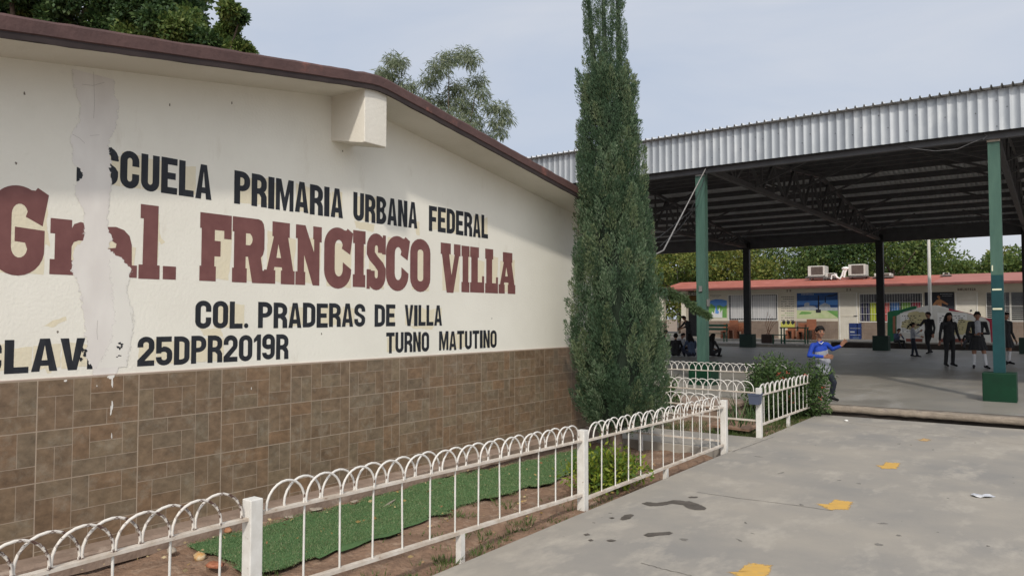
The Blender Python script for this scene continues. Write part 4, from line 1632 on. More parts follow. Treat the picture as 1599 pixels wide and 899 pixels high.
# yellow-green shrub at the foot of the cypress
def shrub(name, label, cat, base, spread, h, n, ln, wd, mm, seed, nst=14, group=None, stem=.006, tips=()):
    t = thing(name, label, cat, base, 0, group)
    r = random.Random(seed)
    m = MB()
    cs, rs = [], []
    tips = list(tips)
    for k in range(nst + len(tips)):
        a = r.uniform(0, 6.28)
        q = math.sqrt(r.random())
        tip = Vector((base[0] + math.cos(a) * spread[0] * q, base[1] + math.sin(a) * spread[1] * q, base[2] + h * (1 - .55 * q * q) * r.uniform(.65, 1)))
        if k >= nst:
            tip = Vector(tips[k - nst])
        b = Vector(base)
        mid = b.lerp(tip, .5) + Vector((r.gauss(0, .03), r.gauss(0, .03), h * .08))
        m.tube([b, mid, tip], [stem, stem * .8, stem * .4], 5)
        for f in (1.0, .72, .45, .25):
            c = mid.lerp(tip, (f - .5) * 2) if f > .5 else b.lerp(mid, f * 2)
            cs.append(c)
            rs.append(max(spread) * (.30 if f > .6 else .24))
    m.build('stem', M_BARK, t)
    P, D, L_, W_ = leafcloud([tuple(c) for c in cs], rs, n // len(cs), ln, wd, .15, .35, seed)
    ok = P[:, 2] > base[2] + .005
    blades('foliage', P[ok], D[ok], L_[ok], W_[ok], mm, t, seed=seed)
    return t, cs


p = onz(972, 752, -.06)
shrub('low_shrub', 'low bright yellow green shrub at the fence under the cypress', 'shrub', (-3.56, 6.42, -.07), (.28, .52), .40, 3000, .055, .42, L_SHRUB, 21, 20)
# bush with red flowers behind the short fence
bush, bc = shrub('flowering_bush', 'dark green bush dotted with red flowers at the corner of the kerb', 'bush', (-3.72, 12.45, -.07), (.42, .58), 1.08, 17000, .062, .42, L_BUSH, 22, 38, stem=.009,
                  tips=[(-3.25 + .072 * (i % 4), 12.80 + .07 * (i % 3), .06 + .055 * i) for i in range(14)])
M_FLOWER = mat('red_petal', (.30, .035, .025), (.36, .07, .04), rough=.5, scale=30)
fl = 0
rr = random.Random(5)
for (u, v) in [(1217, 583), (1229, 582), (1222, 590), (1284, 606), (1231, 618), (1239, 613), (1237, 628), (1228, 622), (1258, 584) , (1282, 622)]:
    c = ony(u, v, 12.62 if u > 1280 else 12.15)
    m = MB()
    for k in range(6):
        q = c + Vector((rr.gauss(0, .016), rr.gauss(0, .016), rr.gauss(0, .012)))
        m.ball(q, (.011, .011, .007), 0, 6, 4)
    m.build('flower', M_FLOWER, bush)
shrub('young_plant', 'thin leafy sapling behind the fences just right of the cypress', 'plant', (-5.05, 11.3, -.07), (.16, .2), .86, 420, .09, .40, L_BUSH, 23, 6, 'saplings in the rear bed')
shrub('young_plant', 'leafy sapling in front of the green pedestal of the near column', 'plant', (-5.6, 12.35, -.07), (.22, .22), .80, 500, .10, .45, L_BUSH, 24, 7, 'saplings in the rear bed')
t = thing('spiky_plant', 'low plant with thin pointed upright blades beside the corner fence post', 'plant', (-3.75, 11.0, -.07))
P, D, Ln = [], [], []
for k in range(90):
    a = rnd.uniform(0, 6.28)
    P.append((-3.75 + rnd.gauss(0, .12), 11.0 + rnd.gauss(0, .25), -.07))
    D.append((math.cos(a) * .5, math.sin(a) * .5, 1))
    Ln.append(rnd.uniform(.25, .62))
blades('leaf_blades', P, D, Ln, .018, L_BUSH, t, seed=6)


def tree(name, label, base, h, crown, nclump, nleaf, ln, mats, seed, group=None, wd=.5, upb=.0, trunk=None, shell=.35, csz=(.24, .36), zlo=.35, nlimb=12, cat='tree', cl=None, depth=15):
    """crown: (rx, ry, z0, z1) above the base"""
    r = random.Random(seed)
    t = thing(name, label, cat, base, 0, group)
    b = Vector(base)
    rx, ry, z0, z1 = crown
    cs, rs, mi = [], [], []
    for k in range(nclump):
        while True:
            q = Vector((r.uniform(-1, 1), r.uniform(-1, 1), r.uniform(-1, 1)))
            if .25 < q.length < 1:
                break
        q = q.normalized() * (q.length ** .6)
        c = b + Vector((q.x * rx, q.y * ry, (z0 + z1) / 2 + q.z * (z1 - z0) / 2))
        cs.append(c)
        rs.append(min(rx, (z1 - z0) / 2) * r.uniform(*csz))
        mi.append(r.choice(range(len(mats))) if len(mats) > 1 else 0)
    if cl:
        cs, rs, mi = [], [], []
        for (u, v, rp) in cl:
            c = CAMP + ray(u, v) * depth
            c = c + FW * (r.uniform(-1, 1) * rp / FPX * depth * 2.0)
            cs.append(c)
            rs.append(rp / FPX * depth)
            mi.append(r.randrange(len(mats)))
        nclump = len(cs)
        nlimb = 5
    m = MB()
    tr = trunk or h * .03
    top = b + Vector((r.gauss(0, .2), r.gauss(0, .2), z0 + (z1 - z0) * .45))
    pts = [b + Vector((0, 0, -.3)), b.lerp(top, .3) + Vector((r.gauss(0, .08), r.gauss(0, .08), 0)), b.lerp(top, .65) + Vector((r.gauss(0, .12), r.gauss(0, .12), 0)), top]
    m.tube(pts, [tr, tr * .8, tr * .6, tr * .35], 9)
    for k in range(min(nlimb, nclump)):
        c = cs[k * nclump // min(nlimb, nclump)]
        s = pts[1].lerp(top, r.uniform(.25, .95))
        mid = s.lerp(c, .5) + Vector((0, 0, -.04 * h * r.random()))
        m.tube([s, mid, c], [tr * .38, tr * .24, tr * .08], 6)
    m.build('trunk', M_BARK, t)
    rs_ = np.array(rs)
    P, D, L_, W_, MI = [], [], [], [], []
    for k in range(nclump):
        p_, d_, l_, w_ = leafcloud([tuple(cs[k])], [rs[k]], max(20, int(nleaf * rs[k] ** 2 / np.sum(rs_ ** 2))), ln, wd, shell, upb, seed * 100 + k, .8)
        P.append(p_)
        D.append(d_)
        L_.append(l_)
        W_.append(w_)
        MI += [mi[k]] * len(p_)
    blades('crown', np.concatenate(P), np.concatenate(D), np.concatenate(L_), np.concatenate(W_), mats, t, MI, seed)
    return t


# broad dark tree behind the school roof and the wispy pale tree
LA = [(rnd.uniform(-80, 300), rnd.uniform(-130, 62), rnd.uniform(20, 34)) for _ in range(78)]
LA = [q for q in LA if q[1] < 75 - .12 * abs(q[0] - 100) or q[0] < 150]
pA = CAMP + ray(60, 300) * 15.5
tree('broadleaf_tree', 'large dark broad leaved tree rising behind the brown edged school roof', (pA.x, pA.y, -.1), 8.6, (3, 3, 4.2, 9.6), 60, 76000, .105, [L_DARK, L_DARK, L_DARK, L_MID], 31, wd=.6, trunk=.3, shell=.15, cl=LA, depth=15.5)
LB = [(215, 12, 26), (240, 6, 24), (225, 38, 28), (190, 32, 24), (255, 42, 26), (282, 52, 26), (262, 22, 22), (318, 66, 24), (300, 48, 20), (340, 44, 22), (352, 26, 16), (366, 24, 16), (378, 30, 12), (345, 64, 22), (366, 74, 18), (380, 76, 13), (352, 84, 22), (300, 80, 26), (240, 64, 28), (200, 58, 28)]
pB = CAMP + ray(270, 300) * 14.2
tree('broadleaf_tree', 'smaller lighter lobed tree between the large dark tree and open sky', (pB.x, pB.y, -.1), 7.4, (1.5, 1.5, 5, 7.6), 20, 38000, .085, [L_DARK, L_MID, L_MID], 32, wd=.6, trunk=.14, shell=.2, cl=LB, depth=14.2)
LW = [(700, 88, 18), (722, 78, 15), (688, 108, 20), (736, 102, 18), (668, 118, 18), (714, 128, 22), (746, 126, 16), (655, 148, 20), (690, 152, 22), (726, 160, 22), (752, 150, 14), (640, 140, 16), (612, 92, 15), (596, 106, 14), (628, 106, 15), (614, 122, 16),
      (638, 165, 18), (668, 182, 22), (705, 190, 22), (738, 190, 20), (766, 172, 14), (784, 174, 14), (794, 188, 10), (776, 194, 15), (758, 212, 16), (730, 216, 22), (700, 218, 20), (782, 210, 12), (660, 210, 22), (625, 140, 15), (600, 120, 12)]
pW = CAMP + ray(705, 330) * 24
tree('wispy_tree', 'pale wispy tree with thin hanging leaves behind the brown roof ridge', (pW.x, pW.y, -.1), 8.0, (1.9, 1.9, 3.6, 8.15), 52, 15000, .20, [L_OLIVE], 33, wd=.14, upb=-1.3, trunk=.12, shell=.1, cl=LW, depth=24)

# tree line beyond the classrooms, tree by tree
TL = [(1010, 62, 7.6, 4.2, 0), (1062, 58, 7.4, 3.8, 2), (1118, 60, 8.6, 4.2, 2), (1172, 66, 9.0, 4.2, 1), (1228, 62, 8.8, 4.0, 1), (1284, 66, 9.6, 4.6, 0),
      (1338, 62, 9.6, 4.6, 0), (1398, 60, 9.2, 4.2, 0), (1432, 66, 8.4, 3.2, 1), (1482, 64, 5.7, 3.0, 2), (1522, 70, 5.6, 2.6, 1), (1560, 60, 5.5, 3.0, 1), (1612, 60, 6.0, 3.4, 1), (1668, 60, 6.2, 3.6, 1)]
NAMES = ['dark green', 'mid green', 'yellowish green']
WHERE = ['behind the cypress side of the classroom roof', 'left of the near green column', 'between the near green column and the first black column', 'behind the first black column', 'left of the first roof cooler',
         'behind the first roof cooler', 'behind the second roof cooler', 'behind the second black column', 'left of the flagpole', 'right of the flagpole with a rounded lower top', 'in the dip of the tree line under the open sky',
         'behind the taped green column', 'at the right edge of the photo', 'past the right edge of the photo']
for i, (u, dist, h, r, kd) in enumerate(TL):
    dd = ray(u, 450)
    p = CAMP + dd * (dist / math.hypot(dd.x, dd.y))
    mats = [[L_DARK, L_MID, L_MID], [L_MID, L_MID, L_YEL], [L_YEL, L_YEL, L_MID]][kd]
    tree('far_tree', NAMES[kd] + ' tree ' + WHERE[i], (p.x, p.y, .2), h, (r, r, h * .16, h), 34, 12500, .235, mats, 50 + i, 'trees beyond the classrooms', wd=.6, trunk=.2, shell=.25, csz=(.26, .42), nlimb=8)

# ------------------------------------------------------------------ court shelter
CF, CB = 15.6, 36.6
CXS = [-18.2, -12.15, -6.15, -0.745, 5.3]
RZ0, RZ1 = 5.56, 6.55
CM = (CF + CB) / 2


def roofz(y):
    return RZ0 + (RZ1 - RZ0) * (1 - abs(y - CM) / (CM - 15.18))


shel = thing('court_shelter', 'huge steel court shelter with corrugated grey fascia and green columns on pedestals', 'court roof', (-6.2, CM, .15))
for x in CXS:
    for front in (True, False):
        y = CF if front else CB
        m = MB()
        if front:
            zc = 2.35 if x > -3 else 1.0
            m.bx(x - .09, x + .09, y - .10, y + .10, .64, zc, 1 if x > -3 else 0)
            m.bx(x - .09, x + .09, y - .10, y + .10, zc, 4.86, 0)
            if x < -3:
                for sx in (-.104, .09):
                    m.bx(x + sx, x + sx + .014, y - .112, y - .1005, .66, 4.85, 0)
                m.bx(x - .012, x + .012, y - .108, y - .1005, .66, 4.85, 0)
            col = m.build('column', [M_GREENCOL, M_TEALCOL], shel)
            m = MB()
            m.bx(x - .25, x + .25, y - .25, y + .25, -.05, .645)
            m.build('pedestal', M_PED, col, bevel=.012)
            m = MB()
            m.bx(x - .13, x + .13, y - .125, y + .125, 4.863, 4.885)
            m.bx(x - .10, x + .10, y - .118, y - .103, 4.70, 4.855)
            m.build('cap_plate', M_PIPE if x < -3 else M_STONE, col)
            if x > -3 and x < 3:
                m = MB()
                for zz_ in (1.74, 2.08):
                    m.bx(x - .075, x + .065, y - .1045, y - .1015, zz_, zz_ + .03)
                m.bx(x - .075, x - .055, y - .1045, y - .1015, 2.42, 2.52)
                m.build('tape_strip', mat('yellowed_tape', (.62, .62, .45), rough=.6), col)
            if -7 < x < -3:
                m = MB()
                m.bx(x - .04, x + .03, y - .14, y - .113, 2.17, 2.29)
                m.bx(x + .102, x + .14, y - .05, y + .05, 1.85, 2.0)
                m.build('switch_box', M_PIPE, col)
        else:
            m.bx(x - .15, x + .15, y - .12, y + .12, .8, 5.3)
            col = m.build('column', M_DARKCOL, shel)
            m = MB()
            m.bx(x - .32, x + .32, y - .3, y + .3, .10, .80)
            m.build('pedestal', M_DARKPED, col, bevel=.012)


def corr(name, x0, x1, fn, mm, pitch=.155, amp=.026, rows=2):
    """trapezoid corrugated sheet; fn(x, t, h) is the point across the sheet"""
    xs, hs = [], []
    x = x0
    while x < x1:
        for dx, hh in ((0, 0), (.112, 0), (.123, amp), (.141, amp)):
            xs.append(x + dx * pitch / .155)
            hs.append(hh)
        x += pitch
    n = len(xs)
    V = []
    for r in range(rows):
        for i in range(n):
            V.append(fn(xs[i], r / (rows - 1), hs[i]))
    F = [(r * n + i, r * n + i + 1, (r + 1) * n + i + 1, (r + 1) * n + i) for r in range(rows - 1) for i in range(n - 1)]
    return mesh_np(name, V, F, mm, shel)


corr('fascia_sheet', -18.5, 6.3, lambda x, t, h: (x, 15.30 - h, 4.85 + .72 * t), M_GALV, .1555, .013)
corr('rear_fascia_sheet', -18.5, 6.3, lambda x, t, h: (x, 36.92 + h, 5.14 + .5 * t), M_ROOFSHEET)
corr('roof_sheet', -18.6, 6.4, lambda x, t, h: (x, 15.14 + (CM - 15.14) * t, roofz(15.18 + (CM - 15.18) * t) + .022 + h * 1.3), M_ROOFSHEET, .1555, .034)
corr('roof_sheet', -18.6, 6.4, lambda x, t, h: (x, 37.06 - (37.06 - CM) * t, roofz(37.02 - (37.02 - CM) * t) + .022 + h * 1.3), M_ROOFSHEET, .1555, .034)
m = MB()
rr = random.Random(3)
for i in range(150):
    x = -18.4 + .155 * i + .05
    for zz_ in ((5.02, 5.38) if i % 3 == 0 else ((5.2,) if i % 3 == 1 else ())):
        if rr.random() < .75:
            zq = zz_ + rr.gauss(0, .05)
            m.tube([(x, 15.305, zq), (x, 15.291, zq)], .009, 6)
m.build('sheet_screws', M_STEEL, shel)['kind'] = 'stuff'
k = 0
y = 16.2
while y < 36.8:
    m = MB()
    z = roofz(y)
    m.bx(-18.5, 6.3, y - .03, y + .03, z - .17, z + .004)
    m.bx(-18.5, 6.3, y - .03, y + .06, z - .176, z - .1705)
    m.build('purlin', M_STEEL, shel)
    y += 1.28
for y in (15.50, 36.75):
    m = MB()
    m.bx(-18.5, 6.3, y - .06, y + .06, (4.74 if y < 20 else 5.0), (4.95 if y < 20 else 5.5))
    m.build('edge_beam', M_STEEL, shel)
for x in CXS:
    m = MB()
    zb = lambda y: 4.92 + .2 * (y - CF) / (CB - CF)
    m.bar((x, CF, zb(CF)), (x, CB, zb(CB)), .12, .12)
    m.bar((x, CF, roofz(CF) - .22), (x, CM, RZ1 - .22), .12, .1)
    m.bar((x, CM, RZ1 - .22), (x, CB, roofz(CB) - .22), .12, .1)
    nb = 20
    for i in range(nb):
        ya = CF + (CB - CF) * i / nb
        yb = CF + (CB - CF) * (i + 1) / nb
        a = (x, ya, zb(ya))
        b = (x, yb, roofz(yb) - .22)
        if i % 2:
            a, b = (x, ya, roofz(ya) - .22), (x, yb, zb(yb))
        m.bar(a, b, .07, .07)
        m.bar((x, ya, zb(ya)), (x, ya, roofz(ya) - .22), .055, .055)
    m.build('truss', M_STEEL, shel)
# lattice joists running across, between trusses
for y in (19.1, 22.6, CM, 29.6, 33.1):
    zt, zb_ = roofz(y) - .20, roofz(y) - .75
    for xa, xb in zip(CXS[:-1], CXS[1:]):
        for x0_, sg in ((xa, 1), (xb, -1)):
            m = MB()
            m.bar((x0_, y, zb_ - .2), (x0_ + sg * 1.9, y, zt), .06, .06)
            m.build('knee_brace', M_STEEL, shel)
# conduit from the column head down to the school roof corner, and hanging cables
a = Vector((-6.0, 15.48, 4.86))
b = ony(1036, 391, 10.2)
m = MB()
m.tube([a + Vector((.05, 0, .02)), a, b, b + (ony(1024, 397, 10.1) - b)], .012, 8)
tag(m.build('conduit', M_PIPE), 'grey metal conduit slanting from the green column head to the school roof corner', 'conduit')
for i, (q, lb) in enumerate([([(1107, 265), (1078, 330), (1040, 362), (1022, 375)], 'thin dark cable sagging behind the slanting conduit'), ([(1090, 320), (1060, 358), (1030, 385)], 'thin dark cable below the slanting conduit')]):
    m = MB()
    m.tube([ony(u, v, 15.3 - 5.0 * k / (len(q) - 1)) for k, (u, v) in enumerate(q)], .007, 5)
    tag(m.build('cable', M_CABLE), lb, 'cable')
m = MB()
m.tube([ony(u, v, 15.42) for u, v in ((1398, 222), (1425, 232), (1460, 236), (1495, 233), (1520, 222), (1543, 213))], .006, 5)
m.tube([ony(1535, 218, 15.42), ony(1541, 212, 15.42), ony(1537, 209, 15.42)], .012, 5)
tag(m.build('cable', M_LIGHTWIRE), 'pale slack wire hanging under the grey fascia beside the taped column', 'cable')

# ------------------------------------------------------------------ classroom block at the back
FY = 43.0
cls = thing('classroom_block', 'long low white classroom block with red roof behind the court', 'school', (-6, 47, .45))


def fb(u, v, d=0.0):
    p = ony(u, v, FY)
    return p.x, p.z


def rect(mb, u0, v0, u1, v1, d0, d1, m=0):
    vm = (v0 + v1) / 2
    mb.bx(fb(u0, vm)[0], fb(u1, vm)[0], FY - d1, FY - d0, fb(u0, v1)[1], fb(u1, v0)[1], m)


def quadp(mb, pts, d, m=0):
    mb.poly([[fb(u, v) for u, v in pts]], lambda a, b, dd: (a, FY - dd, b), d, None, m)


XL = fb(1099, 480)[0]
m = MB()
m.bx(XL, 6.0, FY, FY + .2, .3, 3.28)
m.bx(XL, XL + .2, FY + .2, 51, .3, 3.28)
m.bx(-19.5, 6.0, 50.8, 51, .3, 3.28)
m.build('wall', M_FARWALL, cls)
# block base course
m = MB()
for (ua, ub) in ((1099, 1216), (1244, 1309), (1346, 1395), (1395, 1490), (1528, 1640)):
    xa = fb(ua, 520)[0]
    xb = fb(ub, 520)[0]
    m.bx(xa, xb, FY - .035, FY - .002, .3, 1.42)
base = m.build('base_course', M_MORTAR, cls)
for (ua, ub) in ((1099, 1216), (1244, 1309), (1346, 1490), (1528, 1640)):
    m = MB()
    xa = fb(ua, 520)[0]
    xb = fb(ub, 520)[0]
    z = .46
    r = 0
    while z < 1.40:
        x = xa - (.2 if r % 2 else 0)
        while x < xb:
            a, b_ = max(x, xa) + .006, min(x + .4, xb) - .006
            if b_ - a > .04:
                m.bx(a, b_, FY - .042, FY - .036, z + .006, min(z + .194, 1.41))
            x += .4
        z += .2
        r += 1
    m.build('block_face', M_FARBLOCK, base)
# roof: two slabs, red and faded pink
def roofslab(name, xe0, xe1, xt0, xt1, mm, dz=0.0):
    m = MB()
    y0, y1 = 41.9, 47.2
    z0, z1 = 3.20 + dz, 3.93 + dz
    top = [(xe0, y0, z0 + .13), (xe1, y0, z0 + .13), (xt1, y1, z1 + .05), (xt0, y1, z1 + .05)]
    m.add(top, [(0, 1, 2, 3)], 0)
    m.add([(xe0, y0, z0), (xe1, y0, z0), (xt1, y1, z1 - .1), (xt0, y1, z1 - .1)], [(3, 2, 1, 0)], 2)
    m.add([(xe0, y0, z0), (xe1, y0, z0), (xe1, y0 - .012, z0 + .065), (xe0, y0 - .012, z0 + .065), (xe1, y0, z0 + .13), (xe0, y0, z0 + .13)], [(0, 1, 2, 3), (3, 2, 4, 5)], 1)
    m.add([(xe0, y0, z0), (xe0, y0, z0 + .13), (xt0, y1, z1 + .05), (xt0, y1, z1 - .1)], [(0, 1, 2, 3)], 1)
    m.add([(xe1, y0, z0), (xe1, y0, z0 + .13), (xt1, y1, z1 + .05), (xt1, y1, z1 - .1)], [(3, 2, 1, 0)], 1)
    # rear slope
    m.add([(xt0, y1, z1 + .05), (xt1, y1, z1 + .05), (xe1, 52, z0 + .1), (xe0, 52, z0 + .1)], [(0, 1, 2, 3)], 0)
    return m.build(name, [mm, M_REDEDGE, M_SOFFIT], cls)


def ex(u, v):
    return ony(u, v, 41.9).x


def rx_(u, v):
    return ony(u, v, 47.2).x


roofslab('roof', ex(1030, 451), ex(1455, 448), rx_(1063, 440), rx_(1480, 428), M_RED)
o = roofslab('roof', ex(1455, 448) + .01, 6.5, rx_(1480, 428) + .01, 6.8, M_PINK, .012)
o['label'] = 'faded pink roof slab'
# windows
def window(u0, v0, u1, v1, curt, nb, hbars, wname):
    f = MB()
    rect(f, u0, v0, u1, v1, -.06, .004)
    w = f.build('window', M_GLASS, cls)
    w['label'] = wname
    c = MB()
    for (a, b_, mi_) in curt[0]:
        rect(c, a, curt[2], b_, curt[3], .006, .012, mi_)
    if curt[0]:
        c.build('curtain', curt[1], w)
    fr = MB()
    t = .9
    for (a, b_, cc, d_) in ((u0 - t, v0 - t, u1 + t, v0), (u0 - t, v1, u1 + t, v1 + t), (u0 - t, v0 + .02, u0, v1 - .02), (u1, v0 + .02, u1 + t, v1 - .02)):
        rect(fr, a, b_, cc, d_, .0, .05)
    fr.build('frame', M_PLAINWHITE, w)
    br_ = MB()
    for k in range(nb):
        u = u0 + (u1 - u0) * (k + .5) / nb
        rect(br_, u - .12, v0 - .5, u + .12, v1 + .5, .06, .07)
    for v in hbars:
        rect(br_, u0 - .5, v - .35, u1 + .5, v + .35, .077, .092)
    br_.build('security_bars', M_PLAINWHITE, w)
    return w


window(1138, 460, 1214, 499.5, ([(1141, 1175, 0), (1175.6, 1212, 0)], [M_CURT], 461, 497), 22, (472, 480), 'barred window with pale grey curtains')
CC = [mat('curtain_' + n_, c_, rough=.85, scale=8, stretch=(3, 1, .2)) for n_, c_ in (('navy', (.02, .02, .06)), ('lime', (.36, .42, .03)), ('coral', (.45, .10, .09)), ('blue', (.05, .14, .33)), ('green', (.13, .26, .04)), ('crimson', (.30, .04, .06)))]
window(1343, 458, 1440, 502, ([(1344, 1349, 0), (1353, 1358, 0), (1359, 1368, 1), (1378, 1389, 2), (1391, 1404, 3), (1408, 1422, 4), (1424, 1438, 5)], CC, 472, 501), 24, (472, 478.5, 490), 'barred window with bright coloured curtains')
w3 = window(1541, 456, 1599, 501, ([], [M_CURT], 0, 0), 1, (478,), 'dark louvred library window')
m = MB()
for k in range(14):
    v = 458 + k * 3.15
    rect(m, 1541, v, 1599, v + .75, .010, .04)
for u in (1578,):
    rect(m, u - 1.5, 456, u + 1.5, 501, .045, .055)
m.build('louvre', M_AC, w3)
# doors
for nm_, (u0, v0, u1, v1), lb in (('door', (1312, 457.5, 1338, 530), 'cream boarded classroom door'), ('door', (1494, 457, 1526, 531), 'cream library door')):
    m = MB()
    rect(m, u0, v0, u1, v1, .0, .04)
    dd = m.build(nm_, M_DOOR, cls)
    dd['label'] = lb
    m = MB()
    rect(m, u0 - 1.2, v0 - 1.2, u1 + 1.2, v0 - .05, .0, .07)
    rect(m, u0 - 1.2, v0, u0 - .05, v1, .0, .07)
    rect(m, u1 + .05, v0, u1 + 1.2, v1, .0, .07)
    m.build('frame', M_PLAINWHITE, dd)
    m = MB()
    v = v0 + (v1 - v0) * (.49 if u0 < 1400 else .155)
    rect(m, u0 + .6, v - .8, u1 - .6, v + .8, .042, .06)
    if u0 < 1400:
        for k in range(6):
            rect(m, u0 + 3.6 * k + 2.5, v0 + .5, u0 + 3.6 * k + 2.8, v - 2, .041, .048)
            rect(m, u0 + 3.6 * k + 2.5, v + 2, u0 + 3.6 * k + 2.8, v1 - .5, .041, .048)
    m.build('door_rail', M_FARWALL, dd)
    m = MB()
    if u0 < 1400:
        rect(m, u1 - 4.5, v - .6, u1 + 1, v + .5, .061, .085)
    else:
        x_, z_ = fb(1516.5, 484.5)
        m.ball((x_, FY - .06, z_), .045, 0, 8, 6)
    m.build('handle', M_STEEL, dd)
# wall lettering
m = MB()


def farword(mb, text, u0, u1, v0, v1, d=.004):
    xa, za = fb(u0, v1)
    xb, zb = fb(u1, v0)
    tot = sum(RELW.get(c_, 1) for c_ in text) + .22 * (len(text) - 1)
    uw = (xb - xa) / tot
    x = xa
    for c_ in text:
        w = RELW.get(c_, 1) * uw
        for k_, g in enumerate(sans(c_, w, zb - za)):
            mb.poly(g, lambda a, b, dd, x=x: (x + a, FY - dd, za + b), d + k_ * .0006)
        x += w + .22 * uw


farword(m, 'BIBLIOTECA', 1495.3, 1523.5, 449.4, 453.6)
farword(m, '2 B', 1228, 1235.6, 452, 455.6)
farword(m, '2 A', 1321.5, 1329, 450, 454.2)
m.build('room_lettering', mat('dark_red_paint', (.06, .02, .02), rough=.7), cls)
# painted panels on the wall
P_SKY = mat('mural_sky_blue', (.045, .16, .46), (.11, .27, .58), rough=.6, scale=.9, stretch=(.3, 1, 2))
P_DEEP = mat('mural_deep_blue', (.02, .06, .19), (.03, .09, .26), rough=.6)
P_GRN = mat('mural_green', (.09, .24, .06), (.16, .32, .09), rough=.6, scale=3)
P_LIME = mat('mural_pale_green', (.36, .44, .22), (.46, .50, .30), rough=.6, scale=3)
P_GREY = mat('mural_grey', (.26, .29, .31), (.36, .38, .40), rough=.6, scale=6)
P_INK = mat('mural_ink', (.02, .022, .03), rough=.6)
P_WHT = mat('mural_white', (.66, .67, .66), rough=.6)
P_YEL = mat('mural_yellow', (.50, .45, .08), (.38, .40, .10), rough=.6, scale=5)
m = MB()
rect(m, 1105, 458, 1135, 496.5, .0, .004, 0)
quadp(m, [(1105, 480), (1105, 473), (1110, 469), (1118, 467), (1127, 467.2), (1135, 469), (1135, 480)], .006, 1)
quadp(m, [(1105, 496), (1105, 476), (1111, 474), (1116, 478), (1124, 476), (1130, 479), (1135, 476), (1135, 496)], .008, 2)
quadp(m, [(1110, 495.5), (1112, 486), (1115, 489), (1117, 481), (1120, 487), (1124, 480), (1125, 488), (1128, 483), (1128, 495.5)], .010, 3)
quadp(m, [(1117, 489), (1117.4, 475), (1119.4, 475), (1120, 484), (1123, 486), (1122, 490)], .012, 1)
for k in range(9):
    rect(m, 1109 + k * 2, 460.6, 1110.3 + k * 2, 461.8, .004, .006, 4)
for k in range(6):
    rect(m, 1111.5 + k * 2, 463.0, 1112.8 + k * 2, 463.6, .004, .006, 4)
m.build('mural_panel', [M_FARWALL, P_SKY, P_GRN, P_WHT, P_INK], cls)['label'] = 'small painted panel with blue arch and white shapes'
m = MB()
rect(m, 1217.5, 460, 1243, 527, .0, .006, 0)
for k in range(11):
    v = 463 + k * 3.6
    for j in range(7):
        if rnd.random() < .8:
            rect(m, 1220 + j * 2.9, v, 1222.3 + j * 2.9, v + .9, .006, .009, 1 if k not in (7, 8) else 2)
quadp(m, [(1219, 512), (1219, 503), (1224, 500.5), (1232, 502), (1239, 500.5), (1241, 504), (1241, 512)], .010, 3)
for k in range(3):
    quadp(m, [(1221 + k * 7, 504), (1222 + k * 7, 500.5), (1226 + k * 7, 500.5), (1227 + k * 7, 504), (1224 + k * 7, 507)], .013, 1)
m.build('notice_panel', [M_FARWALL, P_INK, P_GRN, P_YEL], cls)['label'] = 'tall white notice panel with faint lines of writing'
m = MB()
rect(m, 1244.5, 456.5, 1308.5, 497, .0, .006, 0)
quadp(m, [(1244.5, 476), (1244.5, 470), (1308.5, 468), (1308.5, 476)], .008, 1)
quadp(m, [(1244.5, 497), (1244.5, 484), (1262, 483), (1290, 484), (1308.5, 485), (1308.5, 497)], .010, 3)
quadp(m, [(1247, 491), (1252, 486), (1268, 487.5), (1266, 490)], .0125, 4)
quadp(m, [(1290, 484), (1308.5, 485), (1308.5, 496)], .0125, 4)
quadp(m, [(1245, 484), (1245, 480), (1256, 478.5), (1256, 474), (1259, 472), (1264, 472), (1264, 477), (1272, 478), (1276, 481), (1281, 476), (1288, 472.5), (1296, 476), (1297, 480), (1308, 480), (1308, 485)], .0150, 2)
quadp(m, [(1277, 484), (1277.4, 461), (1279, 461), (1279.2, 472), (1282, 474), (1279.2, 474), (1279.4, 484)], .0175, 5)
quadp(m, [(1288, 472), (1288.3, 463), (1289.4, 463), (1289.6, 472)], .0175, 5)
quadp(m, [(1289, 463.4), (1294, 460.5), (1301, 460), (1308, 457.5), (1308, 460), (1299, 463)], .0175, 6)
rect(m, 1274, 483, 1282, 488, .0175, .019, 5)
for k in range(9):
    rect(m, 1251.5 + k * 2.2, 459, 1253 + k * 2.2, 460, .0075, .0085, 7)
m.build('mural_panel', [P_DEEP, P_SKY, P_GREY, P_LIME, P_GRN, P_INK, mat('mural_smoke', (.02, .035, .075), rough=.6), P_WHT], cls)['label'] = 'wide painted panel of a town and green field under a blue sky'
m = MB()
rect(m, 1444, 455.5, 1490.5, 496, .0, .006, 0)
quadp(m, [(1462.5, 482), (1464, 474), (1458, 479), (1455, 477.5), (1462, 468.5), (1466, 467), (1463, 463.5), (1465, 461), (1468, 463), (1468, 467), (1474, 470), (1481, 474.5), (1479.5, 476), (1470.5, 472.5), (1470, 482)], .009, 1)
for k in range(9):
    rect(m, 1468 + k * 2.2, 458.5, 1469.6 + k * 2.2, 459.4, .0075, .0085, 2)
for k in range(7):
    rect(m, 1471 + k * 2.2, 461.5, 1472.6 + k * 2.2, 462.2, .0075, .0085, 2)
m.build('mural_panel', [P_INK, mat('mural_tan', (.40, .20, .09), (.30, .13, .06), rough=.6), P_GREY], cls)['label'] = 'black painted panel with a simple tan figure with open arms'
m = MB()
rect(m, 1326.5, 504.5, 1345.5, 529.5, .045, .07, 0)
rect(m, 1328, 512.2, 1344, 512.7, .0705, .072, 1)
rect(m, 1328, 517, 1335, 519, .0705, .072, 1)
rect(m, 1328, 522.4, 1344, 522.9, .0705, .072, 1)
rect(m, 1332, 525.5, 1342, 529, .0705, .072, 2)
